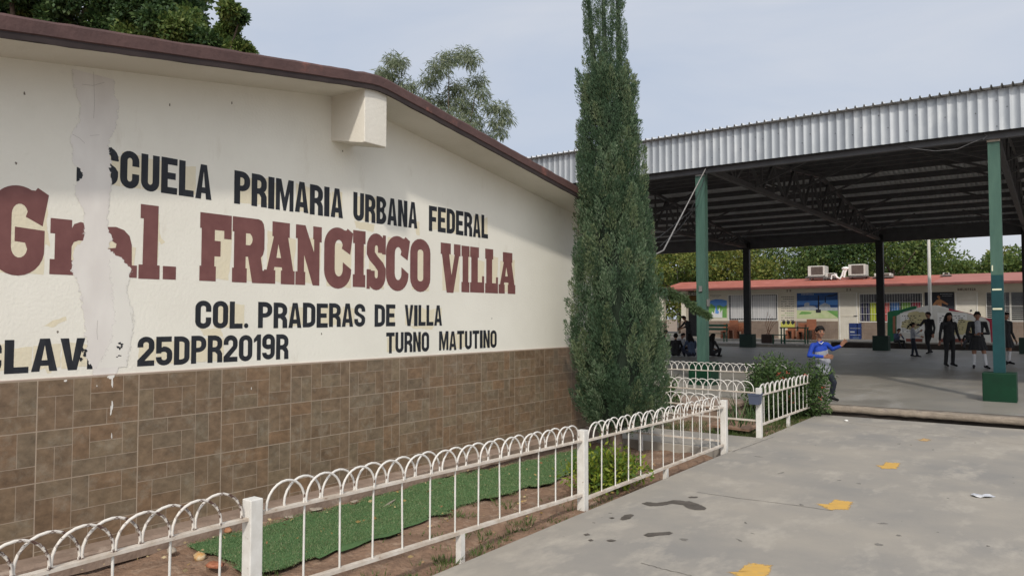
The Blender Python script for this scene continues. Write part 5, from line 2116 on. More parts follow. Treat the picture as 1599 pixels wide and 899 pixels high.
o = m.build('notice_board', [mat('board_navy', (.012, .03, .13), rough=.5), P_GREY, mat('board_slate', (.05, .08, .17), rough=.5)])
tag(o, 'dark blue notice board standing against the wall right of the boarded door', 'notice board')
# covered passage at the left end: pillars, and a rear wall coloured near-black for its shade
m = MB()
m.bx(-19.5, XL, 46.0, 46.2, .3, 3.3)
m.build('passage_wall', mat('shaded_passage', (.035, .034, .036), rough=.8), cls)
for (u0, u1, v0, v1, mi_) in ((1029, 1043, 456, 524, 0), (1071, 1078, 456, 500, 0)):
    m = MB()
    xa, z_ = fb(u0, 480)
    xb = fb(u1, 480)[0]
    m.bx(xa, xb, 42.3, 42.7, 1.42 if u0 > 1050 else .3, 3.2, 0)
    m.bx(xa - .03, xb + .03, 42.27, 42.73, .3, 1.42, 1)
    m.build('pillar', [M_FARWALL, M_FARBLOCK], cls)
m = MB()
rect(m, 1043, 456.5, 1100, 461.5, -.05, .1)
m.build('passage_beam', M_FARWALL, cls)
m = MB()
farword(m, 'E  TIENDA', 1057, 1099, 457.2, 460.4, .105)
m.build('passage_lettering', M_BLACK, cls)
m = MB()
rect(m, 1043, 461.6, 1100, 470, -.2, -.1)
m.build('passage_lintel', mat('ochre_band', (.18, .11, .03), rough=.8), cls)

# rooftop coolers
def cooler(u0, v0, u1, v1, label, small=False):
    y = 45.5
    a = ony(u0, v1, y)
    b_ = ony(u1, v0, y)
    cx_, w, h = (a.x + b_.x) / 2, b_.x - a.x, b_.z - a.z
    t = thing('roof_cooler', label, 'air cooler', (cx_, y + w / 2, a.z), 0, 'coolers on the red roof')
    m = MB()
    m.bx(a.x, b_.x, y, y + w, a.z + .06, b_.z)
    cs = m.build('casing', M_AC, t, bevel=.02)
    m = MB()
    fx = w * (.20 if not small else .30)
    m.bx(a.x + fx, b_.x - w * .10, y - .012, y - .002, a.z + .06 + h * .12, b_.z - h * .08)
    gr = m.build('grille', M_GRILLE, t)
    m = MB()
    n_ = 9
    for k in range(n_):
        z = a.z + .06 + h * .12 + (h * .8 - .06) * (k + .5) / n_
        m.bx(a.x + fx, b_.x - w * .10, y - .026, y - .0125, z - .008, z + .008)
    m.build('slat', mat('slat_brown', (.16, .13, .11), rough=.7), gr)
    m = MB()
    for sx in (.1, .9):
        for sy in (.15, .85):
            m.bx(a.x + w * sx - .03, a.x + w * sx + .03, y + w * sy - .03, y + w * sy + .03, a.z - .35, a.z + .059)
    m.bx(a.x - .12, b_.x + .1, y - .1, y + w + .1, a.z - .02, a.z + .02)
    m.build('stand', M_PIPE, t)
    return t


cooler(1261.5, 414.5, 1287.5, 433, 'square white roof cooler with brown grille, left of the white pipes')
cooler(1324.5, 412, 1351, 432, 'larger square white roof cooler, right of the white pipes')
cooler(1288.5, 426, 1304, 434.5, 'low white box frame beside the left roof cooler', True)
cooler(1365, 426, 1391, 433, 'low white cooler on the roof behind the second black column', True)
cooler(1472, 425.5, 1482, 430, 'tiny white vent box on the roof right of the flagpole', True)
m = MB()
q = lambda u, v: ony(u, v, 45.2)
m.tube([q(1304, 428), q(1307, 433), q(1312, 435), q(1315, 430), q(1317, 423), q(1320, 421)], .06, 7)
m.tube([q(1318, 433), q(1320, 424), q(1322, 421)], .06, 7)
m.tube([q(1298, 436), q(1299, 430), q(1304, 429)], .04, 7)
m.ball(q(1320, 419), (.2, .12, .1), 0, 8, 6)
tag(m.build('drain_pipe', M_PLAINWHITE), 'white bent pipes on the roof between the two square coolers', 'pipes')

# street lamp among the trees
m = MB()
a, b_ = ony(1058, 446, 53), ony(1057, 420, 53)
t = thing('street_lamp', 'pale street lamp head showing in front of the trees left of the green column', 'street lamp', (a.x, 53, .2))
m.tube([(a.x, 53, .2), (a.x, 53, b_.z)], .06, 7)
m.build('pole', M_PIPE, t)
m = MB()
m.ball((b_.x - .25, 53, b_.z + .05), (.42, .15, .11), 0, 10, 6)
m.build('lamp_head', M_AC, t)

# ------------------------------------------------------------------ flag stage wall, flagpole
SY = 39.9
def sp(u, v, d=0.0):
    p = ony(u, v, SY)
    return p.x, p.z


def stfn(off):
    return lambda a, b, d: (a, SY - d, b)


stage = thing('mural_wall', 'low peaked wall in green, white and red with posters, behind the standing children', 'mural wall', (sp(1480, 530)[0], SY + .15, .46))
FL_G = mat('flag_green', (.02, .14, .06), rough=.55)
FL_W = mat('flag_white', (.62, .61, .57), (.55, .53, .48), rough=.6, scale=2)
FL_R = mat('flag_red', (.40, .03, .06), rough=.55)
def piece(name, pts, mm, d0, d1, parent=stage):
    m = MB()
    m.poly([[sp(u, v) for u, v in pts]], stfn(0), d0, d1)
    return m.build(name, mm, parent, fix=True)


piece('green_panel', [(1386, 534), (1386, 487), (1391, 485.5), (1406, 483.5), (1425, 478), (1430.5, 477.5), (1430.5, 482), (1412, 486.5), (1400, 493), (1400, 534)], FL_G, -.3, .05)
piece('white_panel', [(1400.3, 534), (1400.3, 493), (1412, 486.7), (1430.8, 482), (1430.8, 481), (1448, 476.8), (1462, 476.5), (1475, 479.5), (1481.5, 482), (1481.5, 485), (1512, 489), (1538, 496.5), (1545, 503), (1548, 534)], FL_W, -.3, .045)
piece('red_panel', [(1481.8, 481.6), (1500, 486), (1524, 492.5), (1550, 499), (1552, 534), (1548.3, 534), (1545.3, 503), (1538.3, 496.2), (1512, 488.7), (1481.8, 484.7)], FL_R, -.3, .05)
piece('brown_strip', [(1394.5, 520), (1394.5, 494), (1398.5, 493), (1398.5, 520)], mat('strip_brown', (.33, .14, .08), rough=.7), .051, .058)
piece('base_band', [(1415, 534), (1415, 528.5), (1530, 528.5), (1530, 534)], mat('base_brick', (.24, .08, .06), rough=.8), .046, .060)
for i, q in enumerate([[(1406, 519), (1406, 489), (1443, 486), (1443, 521)], [(1464, 519), (1464, 488), (1510, 489.5), (1510, 521)]]):
    po = piece('poster', q, M_PLAINWHITE, .047, .052)
    m = MB()
    x0, x1 = sp(q[0][0] + 2, 500)[0], sp(q[2][0] - 2, 500)[0]
    for r_ in range(9):
        v = 493 + r_ * 3.0
        u = q[0][0] + 3
        while u < q[2][0] - 5:
            w_ = rnd.uniform(1.2, 3.8)
            if rnd.random() < .62:
                za, zb = sp(u, v + .75)[1], sp(u, v - .3)[1]
                m.bx(sp(u, v)[0], sp(u + w_, v)[0], SY - .0562, SY - .0535, za, zb)
            u += w_ + rnd.uniform(.8, 2.2)
    m.build('poster_marks', P_INK, po)
    m = MB()
    m.poly([blob(*sp(1430 if i == 0 else 1505, 500 if i == 0 else 512), .55, .40, 30, .35, 0, 600 + i)], stfn(0), .0528)
    m.build('yellow_area', mat('poster_yellow', (.52, .46, .26), rough=.7), po)
m = MB()
p0, p1 = ony(1453.5, 535, 39.4), ony(1450.0, 370, 39.4)
t = thing('flagpole', 'tall slender white flagpole standing in front of the flag coloured wall', 'flagpole', (p0.x, 39.4, .46))
e = p1 + (p1 - p0) * .45
m.tube([(p0.x, 39.4, .3), p0.lerp(p1, .5), p1, e], [.085, .075, .065, .05], 10)
m.build('pole', FL_W, t)
m = MB()
m.ball(e, .1, 0, 8, 6)
m.build('finial', M_PIPE, t)
m = MB()
m.bx(p0.x - .3, p0.x + .3, 39.1, 39.7, .44, .62)
m.build('base', FL_W, t)

# ------------------------------------------------------------------ benches and furniture by the classrooms
def bench(name, label, u, v, z, w, rz, back=True):
    p = onz(u, v, z)
    t = thing(name, label, 'bench', (p.x, p.y, z), rz, None)

    def prt(mb, nm, mm):
        o = mb.build(nm, mm)
        attach(o, t, True)
        return o
    m = MB()
    for k in range(3):
        m.bx(-w / 2, w / 2, -.22 + k * .15, -.10 + k * .15, .43, .46)
    prt(m, 'seat', M_BENCH)
    if back:
        m = MB()
        for k in range(2):
            m.bx(-w / 2, w / 2, .24, .27, .62 + k * .2, .74 + k * .2)
        prt(m, 'backrest', M_BENCH)
    for s in (-1, 1):
        m = MB()
        x = s * (w / 2 - .06)
        m.bar((x, -.2, 0), (x, -.2, .43), .05, .05)
        m.bar((x, .25, 0), (x, .25, .98 if back else .43), .05, .05)
        m.bar((x, -.2, .2), (x, .25, .2), .04, .04)
        prt(m, 'leg', M_BENCH)
    return t


bench('park_bench', 'green slatted bench with backrest behind the near green column', 1112, 533, .30, 1.6, 0)
p = onz(1240, 536.5, .30)
t = thing('picnic_table', 'dark green metal table with a joined bench in front of orange chairs', 'table', (p.x, p.y, .30))
m = MB()
m.bx(p.x - .62, p.x + .66, p.y - .3, p.y + .3, 1.08, 1.13)
m.build('tabletop', M_BENCH, t)
m = MB()
m.bx(p.x - .85, p.x - .2, p.y - .75, p.y - .45, .72, .76)
m.build('seat', M_BENCH, t)
for (x, y, zt) in ((-.55, -.25, 1.08), (.6, -.25, 1.08), (-.55, .25, 1.08), (.6, .25, 1.08), (-.82, -.7, .72), (-.25, -.7, .72)):
    m = MB()
    m.bar((p.x + x, p.y + y, .30), (p.x + x, p.y + y, zt), .055, .055)
    m.build('leg', M_BENCH, t)
m = MB()
m.bar((p.x - .55, p.y - .25, .44), (p.x + .6, p.y - .25, .44), .045, .045)
m.build('stretcher', M_BENCH, t)


def wooden_chair(u, v, w, h, label, slab_back=True):
    p = onz(u, v, .42)
    t = thing('wooden_chair', label, 'chair', (p.x, p.y, .42), 0, 'orange brown wooden chairs by the wall')
    m = MB()
    m.bx(p.x - w / 2, p.x + w / 2, p.y - .25, p.y + .25, .42 + h * .45, .42 + h * .5)
    m.build('seat', M_WOOD, t)
    m = MB()
    m.bx(p.x - w / 2, p.x + w / 2, p.y + .20, p.y + .25, .42 + h * .5, .42 + h)
    m.build('backrest', M_WOOD, t)
    for s in (-1, 1):
        m = MB()
        x = p.x + s * (w / 2 - .06)
        m.bx(x - .06, x + .06, p.y - .25, p.y + .25, .42, .42 + h * .449)
        m.build('side_panel', M_WOOD, t)
    return t


wooden_chair(1135, 528, .55, .85, 'orange brown wooden chair nearest the green bench')
wooden_chair(1144, 528.5, .5, 1.05, 'taller orange brown wooden chair beside the first black column')
wooden_chair(1156, 528.5, .5, .9, 'orange brown wooden chair partly left of the black column base')
wooden_chair(1178, 527, .5, .7, 'low orange brown wooden chair just right of the first black column')
wooden_chair(1235, 529, .45, 1.0, 'orange brown wooden chair seen through the green table')
wooden_chair(1252, 529.5, .45, .9, 'orange brown wooden chair behind the right leg of the green table')
wooden_chair(1266, 530, .5, 1.1, 'orange brown wooden chair with dark panel just left of the boy')
p = onz(1199, 535.5, .30)
t = thing('plant_tub', 'square brown tub with bare reddish stems to the right of the first black column', 'planter', (p.x, p.y, .30))
m = MB()
m.bx(p.x - .26, p.x + .26, p.y - .26, p.y + .26, .30, .76)
m.build('tub', M_POT, t, bevel=.03)
m = MB()
for k in range(5):
    m.tube([(p.x + rnd.gauss(0, .08), p.y, .70), (p.x + .1 * k - .1, p.y, 1.25), (p.x + .12 * k + .02, p.y, 1.9 - .12 * k)], [.014, .012, .008], 5)
m.build('stem', M_WOOD, t)

# ------------------------------------------------------------------ people
SKIN = mat('skin_brown', (.27, .135, .085), (.245, .12, .075), rough=.55, scale=20)
HAIR = mat('black_hair', (.008, .007, .007), (.013, .011, .010), rough=.75, scale=40, stretch=(1, 1, .2), spec=.15)
C_BLUE = mat('cloth_royal_blue', (.008, .045, .33), (.006, .034, .26), rough=.75, scale=6, bump=.5, bscale=14, bdist=.01)
C_GREY = mat('cloth_grey', (.27, .28, .31), (.22, .23, .26), rough=.85, scale=6, bump=.5, bscale=14, bdist=.01)
C_NAVY = mat('cloth_navy', (.014, .016, .030), (.02, .022, .038), rough=.85, scale=6)
C_DARK = mat('cloth_black', (.012, .012, .014), (.022, .022, .024), rough=.85, scale=6)
C_PANTS = mat('cloth_dark_trousers', (.018, .022, .034), (.013, .016, .026), rough=.85, scale=6, bump=.4, bscale=12, bdist=.01)
C_WHITE = mat('cloth_white', (.62, .62, .63), (.5, .5, .52), rough=.8, scale=6)
C_LIGHT = mat('cloth_light_grey', (.34, .35, .38), (.28, .29, .32), rough=.85, scale=6)
C_SHOE = mat('black_shoe', (.012, .012, .013), rough=.5, spec=.2)
C_SLATE = mat('cloth_slate_blue', (.05, .07, .12), (.04, .055, .095), rough=.85, scale=6)
EYEW = mat('eye_white', (.36, .34, .32), rough=.5)
EYED = mat('eye_dark', (.01, .008, .007), rough=.2)
LIP = mat('lip', (.30, .10, .085), rough=.5)
DG = []


def capsule(mb, a, ra, b, rb, seg=12):
    a = Vector(a)
    b = Vector(b)
    d = b - a
    if d.length < 1e-5:
        d = Vector((0, 0, 1e-4))
        b = a + d
    z = d.normalized()
    x = z.cross(Vector((.21, .95, .2)))
    if x.length < 1e-3:
        x = z.cross(Vector((1, 0, 0)))
    x.normalize()
    y = z.cross(x)
    rings = []
    for k in range(1, 4):
        t = -math.pi / 2 + math.pi / 2 * k / 3.0
        rings.append((a + z * (ra * math.sin(t)), ra * math.cos(t)))
    for k in range(0, 3):
        t = math.pi / 2 * k / 3.0
        rings.append((b + z * (rb * math.sin(t)), rb * math.cos(t)))
    vs = [a - z * ra]
    for c, r in rings:
        for k in range(seg):
            q = 2 * math.pi * k / seg
            vs.append(c + (x * math.cos(q) + y * math.sin(q)) * r)
    vs.append(b + z * rb)
    fs = [(0, 1 + (k + 1) % seg, 1 + k) for k in range(seg)]
    for i in range(len(rings) - 1):
        for k in range(seg):
            fs.append((1 + i * seg + k, 1 + i * seg + (k + 1) % seg, 1 + (i + 1) * seg + (k + 1) % seg, 1 + (i + 1) * seg + k))
    t = len(vs) - 1
    o = 1 + (len(rings) - 1) * seg
    fs += [(t, o + k, o + (k + 1) % seg) for k in range(seg)]
    mb.add(vs, fs)


def fuse(caps, mats, tags, name, parent, voxel, rule=None, smooth=5):
    """join tapered limbs into one continuous skin; each face takes the material of the limb it lies on"""
    mb = MB()
    for a, ra, b, rb, tg in caps:
        capsule(mb, a, ra, b, rb)
    o = mb.build('tmp', [])
    md = o.modifiers.new('r', 'REMESH')
    md.mode = 'VOXEL'
    md.voxel_size = voxel
    md.use_smooth_shade = True
    sm = o.modifiers.new('s', 'SMOOTH')
    sm.factor = .5
    sm.iterations = smooth
    bpy.context.view_layer.update()
    dg = bpy.context.evaluated_depsgraph_get()
    me = bpy.data.meshes.new_from_object(o.evaluated_get(dg))
    bpy.data.objects.remove(o)
    me.name = name
    n = len(me.polygons)
    C = np.empty(n * 3)
    me.polygons.foreach_get('center', C)
    C = C.reshape(-1, 3)
    best = np.full(n, 1e9)
    mi = np.zeros(n, dtype=np.int32)
    for a, ra, b, rb, tg in caps:
        a = np.array(a)
        b = np.array(b)
        d = b - a
        L2 = max(d @ d, 1e-9)
        t = np.clip(((C - a) @ d) / L2, 0, 1)
        dist = np.linalg.norm(C - a - t[:, None] * d, axis=1) - (ra + (rb - ra) * t)
        k = dist < best
        best[k] = dist[k]
        mi[k] = tags.index(tg)
    if rule is not None:
        mi = rule(C, mi, tags)
    me.materials.clear()
    for m_ in mats:
        me.materials.append(m_)
    me.polygons.foreach_set('material_index', mi.astype(np.int32))
    me.polygons.foreach_set('use_smooth', np.ones(n, dtype=bool))
    me.update()
    ob = bpy.data.objects.new(name, me)
    COL.objects.link(ob)
    if parent is not None:
        attach(ob, parent, True)
    return ob


def hand(caps, w, d, side, k, curl=.4, tag_='skin'):
    """palm, four unequal bent fingers and a thumb; d = pointing direction, side = towards the thumb"""
    w = Vector(w)
    d = Vector(d).normalized()
    s = Vector(side)
    s = (s - d * s.dot(d)).normalized()
    nn = d.cross(s)
    pl = .075 * k
    for f in (-1, -.33, .33, 1):
        caps.append((w + s * (f * .016 * k), .013 * k, w + d * pl + s * (f * .028 * k), .0105 * k, tag_))
    for f, ln in ((1, .062), (.33, .070), (-.33, .064), (-1, .050)):
        b0 = w + d * pl + s * (f * .030 * k)
        d1 = (d + s * f * .16 + nn * curl * .4).normalized()
        b1 = b0 + d1 * (ln * .55 * k)
        d2 = (d + s * f * .16 + nn * curl * 1.3).normalized()
        b2 = b1 + d2 * (ln * .45 * k)
        caps.append((b0, .0095 * k, b1, .0085 * k, tag_))
        caps.append((b1, .0085 * k, b2, .0072 * k, tag_))
    t0 = w + d * (.018 * k) + s * (.018 * k)
    t1 = t0 + (d * .7 + s * .9 + nn * .2).normalized() * (.034 * k)
    t2 = t1 + (d * .9 + s * .5 + nn * .3).normalized() * (.028 * k)
    caps.append((t0, .012 * k, t1, .0105 * k, tag_))
    caps.append((t1, .0105 * k, t2, .0085 * k, tag_))


def person(label, base, turn, h, J, top, bottom, hairstyle='short', voxel=.011, group=None, sleeves=None, skirt=None, socks=False, headturn=0.0, belly=1.0, rule=None, toptag2=None,
           handdirs=None, handk=None, shoes=True, skirtmat=None, curl=.5, extra=()):
    """J: joints in metres, x to the right of the picture, y away, z up, before the turn; the figure faces -y"""
    t = thing('person', label, 'person', base, YAW + turn, group)
    k = h / 1.5
    caps = []
    V = {n_: Vector(p_) for n_, p_ in J.items()}
    hd, nk = V['head'], V['neck']
    hs = k * (1.0 if h > 1.5 else 1.05)
    R3 = Matrix.Rotation(headturn, 3, 'Z')
    up = (hd - nk).normalized()
    # head: skull, face, jaw, nose, ears
    f = R3 @ Vector((0, -1, 0))
    sd = R3 @ Vector((1, 0, 0))
    caps.append((hd + up * .035 * hs - f * .012 * hs, .074 * hs, hd + up * .012 * hs - f * .015 * hs, .076 * hs, 'skin'))
    caps.append((hd + up * .02 * hs + f * .02 * hs, .064 * hs, hd - up * .04 * hs + f * .026 * hs, .052 * hs, 'skin'))
    caps.append((hd - up * .060 * hs + f * .034 * hs, .038 * hs, hd - up * .075 * hs + f * .043 * hs, .030 * hs, 'skin'))
    caps.append((hd + up * .004 * hs + f * .078 * hs, .010 * hs, hd - up * .020 * hs + f * .085 * hs, .0125 * hs, 'skin'))
    for s in (-1, 1):
        caps.append((hd + sd * (s * .074 * hs) + up * .012 * hs - f * .006 * hs, .016 * hs, hd + sd * (s * .072 * hs) - up * .018 * hs - f * .002 * hs, .012 * hs, 'skin'))
        caps.append((hd + sd * (s * .035 * hs) - up * .018 * hs + f * .058 * hs, .022 * hs, hd + sd * (s * .028 * hs) - up * .04 * hs + f * .052 * hs, .02 * hs, 'skin'))
    caps.append((nk + up * -.02 * k, .044 * k, hd - up * .05 * hs - f * .015 * hs, .040 * k, 'skin'))
    sl, sr, hl, hr = V['shL'], V['shR'], V['hipL'], V['hipR']
    cm = (sl + sr) / 2
    pm = (hl + hr) / 2
    ax = (sl - sr).normalized()
    px_ = (hl - hr).normalized()
    ch = cm.lerp(pm, .22)
    wa = cm.lerp(pm, .66)
    caps.append((sl.lerp(sr, .04), .050 * k, sr.lerp(sl, .04), .050 * k, 'top'))
    caps.append((cm.lerp(nk, .5), .060 * k, cm, .075 * k, 'top'))
    for s in (-1, 1):
        caps.append((ch + ax * (s * .062 * k), .086 * k * belly, wa + px_ * (s * .050 * k), .080 * k * belly, 'top'))
        caps.append((wa + px_ * (s * .050 * k), .080 * k * belly, pm + px_ * (s * .060 * k) + Vector((0, 0, .03 * k)), .090 * k * belly, 'top'))
    caps.append((ch + Vector((0, -.022 * k, 0)), .088 * k * belly, pm + Vector((0, -.012 * k, .04 * k)), .084 * k * belly, 'top'))
    caps.append((hl + Vector((0, 0, .02 * k)), .088 * k, hr + Vector((0, 0, .02 * k)), .088 * k, 'bottom'))
    sv = sleeves or 'top'
    for s, S_ in ((1, 'L'), (-1, 'R')):
        sh, el, wr = V['sh' + S_], V['el' + S_], V['wr' + S_]
        caps.append((sh, .050 * k, el, .039 * k, sv))
        caps.append((el, .039 * k, el.lerp(wr, .86), .033 * k, sv))
        caps.append((el.lerp(wr, .84), .026 * k, wr, .022 * k, 'skin'))
        hdv = (handdirs or {}).get(S_)
        dr = Vector(hdv[0]) if hdv else (wr - el)
        sdv = Vector(hdv[1]) if hdv else Vector((-s * .3, -1, .1))
        hand(caps, wr, dr, sdv, (handk or k * 1.05), curl)
        hp, kn, an, to = V['hip' + S_], V['kn' + S_], V['an' + S_], V['to' + S_]
        lt = 'skin' if skirt else 'bottom'
        caps.append((hp, .082 * k, kn, .054 * k, 'bottom' if not skirt else 'skin'))
        if skirt:
            mid = kn.lerp(an, .12)
            caps.append((kn, .050 * k, mid, .047 * k, 'skin'))
            caps.append((mid, .049 * k, an, .034 * k, 'sock'))
        else:
            caps.append((kn, .054 * k, kn.lerp(an, .35), .052 * k, 'bottom'))
            caps.append((kn.lerp(an, .35), .053 * k, an, .047 * k, 'bottom'))
        heel = an - (to - an) * .35
        heel.z = an.z - .02 * k
        caps.append((heel, .033 * k, to, .028 * k, 'shoe'))
        caps.append((heel + Vector((0, 0, .012 * k)), .036 * k, an.lerp(to, .3), .034 * k, 'shoe'))
    caps += list(extra)
    tags = ['skin', 'top', 'bottom', 'shoe', 'sock', 'top2']
    body = fuse(caps, [SKIN, top, bottom, C_SHOE, C_WHITE, toptag2 or top], tags, 'body', t, voxel, rule)
    if skirt:
        m = MB()
        n_ = 28
        vs = []
        rings = [(pm + Vector((0, 0, .12 * k)), .115 * k, .098 * k), (pm + Vector((0, 0, .0)), .155 * k, .13 * k), (pm + Vector((0, 0, -.26 * k)), .215 * k, .19 * k)]
        for i, (c_, rx, ry) in enumerate(rings):
            for q in range(n_):
                a = 2 * math.pi * q / n_
                pl = 1 + (.05 * i if q % 2 else 0)
                vs.append((c_.x + rx * pl * math.cos(a), c_.y + ry * pl * math.sin(a), c_.z))
        fs = [(i * n_ + q, i * n_ + (q + 1) % n_, (i + 1) * n_ + (q + 1) % n_, (i + 1) * n_ + q) for i in range(2) for q in range(n_)]
        m.add(vs, fs, 0, False)
        o = m.build('skirt', skirtmat or bottom)
        attach(o, t, True)
    # hair
    hc = [(hd + up * .046 * hs - f * .020 * hs, .079 * hs, hd + up * .018 * hs - f * .034 * hs, .078 * hs, 'hair'),
          (hd + up * .070 * hs + f * .046 * hs + sd * .028 * hs, .033 * hs, hd + up * .072 * hs + f * .044 * hs - sd * .032 * hs, .032 * hs, 'hair'),
          (hd + up * .098 * hs + f * .012 * hs + sd * .03 * hs, .030 * hs, hd + up * .098 * hs + f * .005 * hs - sd * .03 * hs, .030 * hs, 'hair')]
    for s in (-1, 1):
        hc.append((hd + sd * (s * .056 * hs) + up * .050 * hs + f * .026 * hs, .026 * hs, hd + sd * (s * .066 * hs) + up * .010 * hs - f * .010 * hs, .018 * hs, 'hair'))
    if hairstyle == 'long':
        for s in (-1, 0, 1):
            hc.append((hd + sd * (s * .05 * hs) - f * .04 * hs, .05 * hs, hd + sd * (s * .085 * hs) - up * .17 * hs - f * .055 * hs, .042 * hs, 'hair'))
            if s:
                hc.append((hd + sd * (s * .075 * hs) + f * .0 * hs, .024 * hs, hd + sd * (s * .095 * hs) - up * .19 * hs + f * .01 * hs, .022 * hs, 'hair'))
    if hairstyle == 'pony':
        hc.append((hd - f * .095 * hs + up * .03 * hs, .026 * hs, hd - f * .16 * hs - up * .05 * hs, .03 * hs, 'hair'))
        hc.append((hd - f * .16 * hs - up * .05 * hs, .03 * hs, hd - f * .20 * hs - up * .17 * hs, .014 * hs, 'hair'))
    if hairstyle == 'bun':
        hc.append((hd - f * .09 * hs + up * .06 * hs, .036 * hs, hd - f * .10 * hs + up * .05 * hs, .034 * hs, 'hair'))
    if hairstyle == 'hood':
        hc.append((hd + up * .02 * hs - f * .03 * hs, .095 * hs, hd - up * .07 * hs - f * .03 * hs, .08 * hs, 'hair'))
    fuse(hc, [HAIR if hairstyle != 'hood' else top], ['hair'], 'hair' if hairstyle != 'hood' else 'hood', t, voxel * .7, None, 2)
    # face
    for s in (-1, 1):
        m = MB()
        c_ = hd + sd * (s * .031 * hs) + up * .008 * hs + f * .0715 * hs
        m.ball(c_, (.0135 * hs, .0135 * hs, .0085 * hs), 0, 10, 6)
        m.ball(c_ + f * .0075 * hs, (.0078 * hs, .0078 * hs, .0078 * hs), 1, 8, 6)
        o = m.build('eye', [EYEW, EYED])
        attach(o, t, True)
        m = MB()
        m.tube([hd + sd * (s * .014 * hs) + up * .026 * hs + f * .0835 * hs, hd + sd * (s * .032 * hs) + up * .031 * hs + f * .081 * hs, hd + sd * (s * .05 * hs) + up * .025 * hs + f * .070 * hs], [.0035 * hs, .0042 * hs, .0025 * hs], 6)
        o = m.build('eyebrow', HAIR)
        attach(o, t, True)
    m = MB()
    m.tube([hd + sd * (-.022 * hs) - up * .047 * hs + f * .072 * hs, hd - up * .046 * hs + f * .0795 * hs, hd + sd * (.022 * hs) - up * .047 * hs + f * .072 * hs], [.003 * hs, .0068 * hs, .003 * hs], 7)
    o = m.build('mouth', LIP)
    attach(o, t, True)
    return t


def stand(h, **kw):
    J = dict(head=(0, -.01, .925 * h), neck=(0, .01, .835 * h), shL=(.118 * h, 0, .80 * h), shR=(-.118 * h, 0, .80 * h), elL=(.158 * h, .01, .625 * h), elR=(-.158 * h, .01, .625 * h),
             wrL=(.170 * h, -.04 * h, .475 * h), wrR=(-.170 * h, -.04 * h, .475 * h), hipL=(.055 * h, 0, .50 * h), hipR=(-.055 * h, 0, .50 * h), knL=(.062 * h, -.015 * h, .275 * h), knR=(-.062 * h, -.015 * h, .275 * h),
             anL=(.066 * h, .012 * h, .05 * h), anR=(-.066 * h, .012 * h, .05 * h), toL=(.08 * h, -.09 * h, .018 * h), toR=(-.08 * h, -.09 * h, .018 * h))
    for k_, v_ in kw.items():
        J[k_] = tuple(c * h for c in v_)
    return J


def floor_sit(h, **kw):
    J = dict(head=(0, -.07, .50), neck=(0, -.03, .41), shL=(.112, 0, .375), shR=(-.112, 0, .375), elL=(.16, -.07, .23), elR=(-.16, -.07, .23), wrL=(.08, -.19, .19), wrR=(-.08, -.19, .19),
             hipL=(.055, .05, .075), hipR=(-.055, .05, .075), knL=(.13, -.20, .19), knR=(-.13, -.20, .19), anL=(.07, -.20, .04), anR=(-.05, -.24, .04), toL=(.03, -.29, .025), toR=(-.09, -.31, .025))
    J = {k_: tuple(c * h for c in v_) for k_, v_ in J.items()}
    for k_, v_ in kw.items():
        J[k_] = tuple(c * h for c in v_)
    return J


# the boy in blue, mid-stride beside the bush
def boy_rule(C, mi, tags):
    k = (mi == 1) & (C[:, 2] < .875 + .18 * (C[:, 0] + .1)) & (C[:, 0] < .085)
    arm = (C[:, 0] < -.20) | ((C[:, 1] < -.135) & (C[:, 2] > .70))
    mi = mi.copy()
    mi[k & ~arm] = 5
    return mi


bp_ = onz(1290, 627, .15)
JB = dict(head=(-.115, -.06, 1.20), neck=(-.105, -.02, 1.065), shL=(.055, .06, .985), shR=(-.235, -.05, .975), elL=(.165, .10, .90), elR=(-.32, -.09, .80),
          wrL=(.285, .02, .965), wrR=(-.105, -.22, .785), hipL=(.015, .02, .57), hipR=(-.105, -.02, .56), knL=(.135, -.02, .335), knR=(-.13, .12, .31), anL=(.125, .08, .085), anR=(-.10, .40, .19),
          toL=(.19, -.02, .035), toR=(-.12, .38, .10))
person('boy in a royal blue and grey jacket striding beside the flowering bush', (bp_.x, bp_.y, .15), 0, 1.34, JB, C_BLUE, C_PANTS, 'short', .0065, None, rule=boy_rule, toptag2=C_GREY, headturn=.12,
       handdirs={'L': ((.55, -.15, .75), (-.75, -.3, .5)), 'R': ((.95, -.25, .05), (.1, -.3, .95))}, handk=1.0, curl=.35, belly=1.06, extra=[((-.085, .0, .54), .100, (-.01, .02, .545), .096, 'top'), ((-.10, -.01, .70), .098, (.0, .02, .70), .095, 'top')])
boy = [o for o in S.objects if o.name.startswith('person')][0]
m = MB()
m.tube([(-.145, -.075, 1.03), (-.105, -.095, 1.00), (-.06, -.07, 1.035)], [.006, .008, .006], 7)
o = m.build('white_collar', C_WHITE)
attach(o, boy, True)

CG = 'children on the court'
p = onz(1483, 571.5, .15)
person('woman with long dark hair in black standing square to the camera on the court', (p.x, p.y, .15), 0, 1.60, stand(1.60, wrL=(.195, -.03, .47), wrR=(-.195, -.03, .47)), C_DARK, C_DARK, 'long', .011, CG, belly=1.12)
p = onz(1528, 575, .15)
person('girl in dark jacket, skirt and white knee socks next to the taped green column', (p.x, p.y, .15), -.45, 1.62,
       stand(1.62, wrL=(.05, -.13, .62), wrR=(-.05, -.12, .60), elL=(.16, -.02, .62), elR=(-.165, -.02, .61), anL=(.11, -.06, .05), toL=(.15, -.14, .018), knL=(.085, -.05, .28)), C_DARK, C_DARK, 'bun', .011, CG,
       skirt=True, socks=True, toptag2=C_LIGHT, rule=lambda C, mi, tags: np.where((mi == 1) & (np.abs(C[:, 0]) < .075) & (C[:, 1] < -.03), 5, mi))
p = onz(1550, 574, .15)
